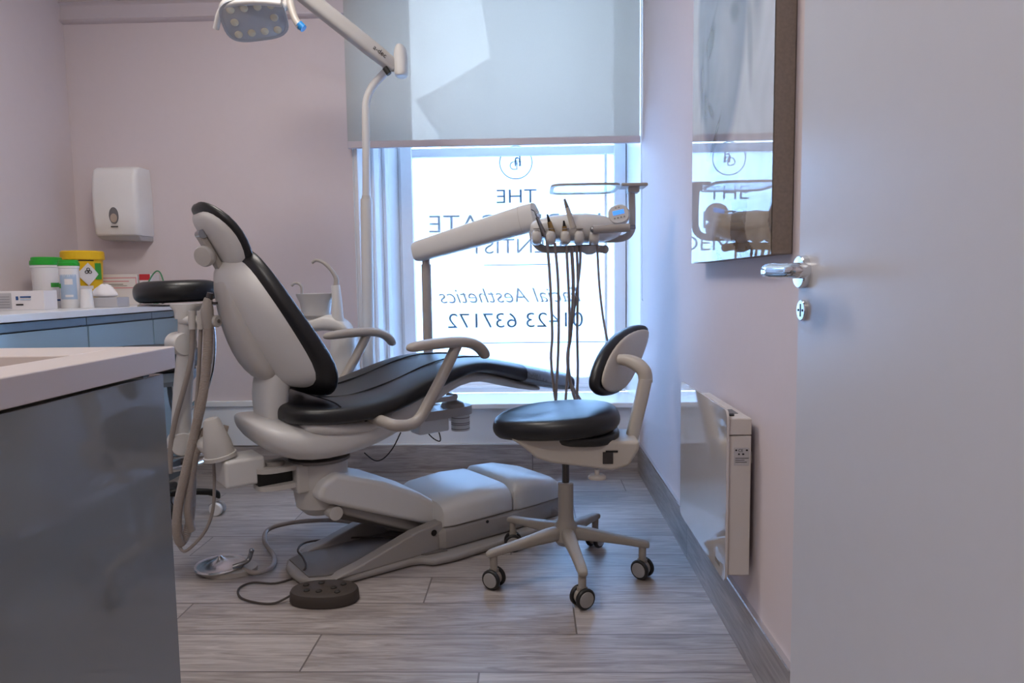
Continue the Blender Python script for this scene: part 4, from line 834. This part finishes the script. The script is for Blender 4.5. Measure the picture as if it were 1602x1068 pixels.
ob('instrument_holder', G().tube([A_(300, 486, -.05), A_(301, 515, -.05)], .012, 12, 1).tube([A_(314, 486, -.055), A_(314, 515, -.055)], .012, 12, 1), 'chair_side', aa)
q0 = A_(329, 468, -.06)
sv = thing('suction_handpiece', q0, 'grey suction handpiece with a wide ribbed hose hanging at the left assistant arm', 'suction handpiece')
ob('handle', G().tube([A_(326, 466, -.06), A_(324, 485, -.06), A_(325, 500, -.06), A_(326, 515, -.06)], [.012, .020, .019, .014], 16, 4), 'arm_grey', sv)
ob('tip', G().tube([A_(327, 468, -.06), A_(329, 458, -.06)], [.011, .010], 12, 1).obox(A_(334, 474, -.06), (X, Y, Z), (.012, .004, .004)), 'dark_steel', sv)
def ribbed(path, r):
    P = [Vector(p) for p in path]; Q = []
    for i in range(len(P)-1):
        a = P[max(i-1, 0)]; b_ = P[i]; c_ = P[i+1]; d = P[min(i+2, len(P)-1)]; n = max(2, int((c_-b_).length/.0024))
        for k in range(n): t = k/n; Q.append(.5*((2*b_)+(c_-a)*t+(2*a-5*b_+4*c_-d)*t*t+(3*b_-a-3*c_+d)*t**3))
    return G().tube(Q, [r if i % 2 else r*.90 for i in range(len(Q))], 14, 1)
ob('ribbed_hose', ribbed([A_(326, 512, -.06), A_(324, 560, -.06), A_(317, 620, -.06), A_(304, 680, -.05), A_(290, 740, -.05), A_(279, 790, -.04), A_(277, 830, -.03), A_(284, 848, -.0), A_(296, 820, .02), A_(300, 760, .03), A_(298, 700, .03)], .0155), 'ribbed', sv)
ob('ribbed_hose', ribbed([A_(356, 672, .0), A_(336, 668, -.02), A_(318, 676, -.03), A_(306, 710, -.04), A_(298, 760, -.03), A_(294, 800, -.02), A_(300, 830, .0)], .0135), 'ribbed', aa)
ob('hose_cuff', G().tube([A_(340, 667, -.01), A_(326, 671, -.02)], .018, 16, 1), 'hose', aa)
for j, pth in enumerate(([(301, 515), (299, 560), (290, 600), (276, 650), (268, 690), (266, 740)], [(314, 515), (312, 560), (309, 610), (305, 660), (302, 700)])):
    ob('hose', G().tube([A_(a, b_, -.05) for a, b_ in pth], .0085 if j == 0 else .0065, 12, 5), 'hose', aa)
ob('hose', G().tube([A_(332, 700, -.03), A_(335, 740, -.03), A_(334, 790, -.02), A_(324, 825, -.02), A_(305, 850, -.02), A_(288, 862, -.01), A_(278, 850, 0)], .0055, 10, 5), 'hose', aa)
# ------------------------------------------------------------------ ASSISTANT STOOL (mostly hidden behind the counter)
ax0, ay0 = -1.60, 2.78
s2 = thing('assistant_stool', (ax0, ay0, 0), 'black assistant stool with padded curved body rest and chrome foot ring at the left', 'stool')
hb2 = Vector((ax0, ay0, 0))
ob('base_hub', G().lathe([(0, .08), (.04, .085), (.045, .13), (.03, .16), (.027, .40), (0, .40)], hb2), 'black', s2)
for k in range(5):
    a = R(27+72*k); d = Vector((math.cos(a), math.sin(a), 0)); s_ = Vector((-d.y, d.x, 0))
    lg = ob('base_leg', G().loft([sup(hb2+d*r_+Z*z, s_, Z, w_, h_, 12, 3) for r_, z, w_, h_ in ((.02, .13, .022, .022), (.12, .122, .018, .016), (.215, .11, .014, .012), (.245, .09, .012, .022), (.255, .085, .006, .014))]), 'black', s2, sub=1)
    cpt = hb2+d*.24; w_ = Vector((math.cos(a+1), math.sin(a+1), 0))
    for q_ in (1, -1):
        ob('wheel', G().lathe([(.018, .006), (.028, .007), (.0295, .012), (.0295, .02), (.026, .024), (0, .025)], cpt+Z*.030, w_*q_, 24), 'plastic_white' if q_ < 0 else 'hub', lg)
ob('gas_column', G().cyl(hb2+Z*.40, hb2+Z*.60, .014), 'chrome', s2)
g = G(); g.loft([[hb2+Vector((math.cos(2*PI*j/48)*(.225+.011*math.cos(2*PI*i/10)), math.sin(2*PI*j/48)*(.225+.011*math.cos(2*PI*i/10)), .275+.011*math.sin(2*PI*i/10))) for i in range(10)] for j in range(48)], closed=True)
for k in range(3): a = R(30+120*k); g.cyl(hb2+Z*.275, hb2+Vector((math.cos(a)*.225, math.sin(a)*.225, .275)), .007, 10)
ob('foot_ring', g, 'chrome', s2)
ob('seat_pan', G().lathe([(0, .59), (.17, .60), (.185, .62), (.185, .655), (.0, .66)], hb2, n=40), 'cabinet_body', s2)
ob('seat', G().lathe([(.0, .66), (.185, .662), (.2, .675), (.205, .715), (.195, .74), (.16, .752), (0, .755)], hb2, n=40), 'leather', s2)
rings = []; pcn = Vector((-1.285, 2.60, .978))
for i in range(15):
    a = R(-172+150*i/14); k = 1-.0 if 0 < i < 14 else .3
    kk = {0: .35, 1: .85, 13: .85, 14: .35}.get(i, 1)
    d = Vector((math.cos(a), math.sin(a), 0)); rings.append(sup(pcn+Vector((d.x*.150, d.y*.23, .010*i/14)), d, Z, .045*kk, .040*kk, 18, 2.5))
ob('body_rest', G().loft(rings), 'leather', s2, sub=1, label='curved black padded body rest')
ob('rest_plate', G().loft([[Vector((p.x, p.y, .932 if p.z < .978 else .938)) for p in r_] for r_ in [sup(pcn+Vector((math.cos(R(-160+130*i/10))*.148, math.sin(R(-160+130*i/10))*.225, 0)), Vector((math.cos(R(-160+130*i/10)), math.sin(R(-160+130*i/10)), 0)), Z, .035, .05, 8, 5) for i in range(11)]]), 'steel', s2)
ob('rest_rod', G().tube([aY(322, 478, 2.5), aY(333, 520, 2.5), aY(330, 580, 2.5), aY(312, 625, 2.5), aY(275, 645, 2.6), (-1.50, 2.76, .595)], .011, 12, 6), 'chrome', s2)

# ------------------------------------------------------------------ OUTSIDE the window
def outp(pts, Y0, dep):
    A = [aY(a, b_, Y0) for a, b_ in pts]; return G().prism(A, [p+Y*dep for p in A])
nt, o = shader('house_wall'); b = add(nt, 'ShaderNodeBsdfPrincipled', Roughness=.9)
br = nt.nodes.new('ShaderNodeTexBrick'); br.inputs['Scale'].default_value = 2.2; br.inputs['Color1'].default_value = S((190, 190, 192)); br.inputs['Color2'].default_value = S((176, 176, 180)); br.inputs['Mortar'].default_value = S((150, 152, 156)); br.inputs['Mortar Size'].default_value = .02
mp = nt.nodes.new('ShaderNodeMapping'); mp.inputs['Rotation'].default_value = (R(90), 0, 0); tcc = nt.nodes.new('ShaderNodeTexCoord'); nt.links.new(tcc.outputs['Object'], mp.inputs[0]); nt.links.new(mp.outputs[0], br.inputs[0])
nt.links.new(br.outputs[0], b.inputs['Base Color']); nt.links.new(b.outputs[0], o.inputs[0])
hs = ob('house', outp([(770, 620), (768, 90), (742, -60), (742, -220), (1250, -220), (1250, 620)], 12, 5), 'house_wall', None, flat=True)
tag(hs, 'tall pale brick house standing across the street, seen through the blind', 'building')
hw = ob('house', outp([(690, 620), (690, 195), (650, 158), (767, 91), (768, 620)], 12.5, 4), 'house_wall', None, flat=True)
tag(hw, 'lower gabled wing of the house across the street, seen through the blind', 'building')
struct('ground_outside', G().box((-30, YB+.55, -.7), (30, 40, -.6)), 'ceiling', flat=True)
# ------------------------------------------------------------------ LIGHT
sc = bpy.context.scene
w = bpy.data.worlds.new('World'); sc.world = w; w.use_nodes = True; nt = w.node_tree; bg = nt.nodes['Background']
bg.inputs[0].default_value = (.42, .67, 1.0, 1); bg.inputs[1].default_value = 15
def area(name, loc, rot, sx, sy, e, c):
    l = bpy.data.lights.new(name, 'AREA'); l.shape = 'RECTANGLE'; l.size = sx; l.size_y = sy; l.energy = e; l.color = c
    o = bpy.data.objects.new(name, l); o.location = loc; o.rotation_euler = rot; col.objects.link(o); return o
for i, (x_, y_, e_) in enumerate(((-.95, 2.0, 10.2), (-.75, -.1, 11.5))):
    lp = ob('ceiling_panel', G().box((x_-.3, y_-.3, ZC-.02), (x_+.3, y_+.3, ZC)), 'lamp_white', None, flat=True)
    tag(lp, ['square ceiling light panel above the middle of the room', 'square ceiling light panel above the doorway end of the room'][i], 'ceiling light')
    area('ceiling_light', (x_, y_, ZC-.03), (0, 0, 0), .58, .58, e_, (1.0, .93, .86))
# ------------------------------------------------------------------ CAMERA
cd = bpy.data.cameras.new('Camera'); cam = bpy.data.objects.new('Camera', cd); col.objects.link(cam)
cd.sensor_width = 36; cd.lens = F/1602*36; cd.clip_start = .02
cam.matrix_world = Matrix.Translation((0, 0, H)) @ CAM.to_4x4()
sc.camera = cam
sc.view_settings.view_transform = 'Standard'; sc.view_settings.look = 'None'; sc.view_settings.exposure = .42; sc.view_settings.gamma = 1
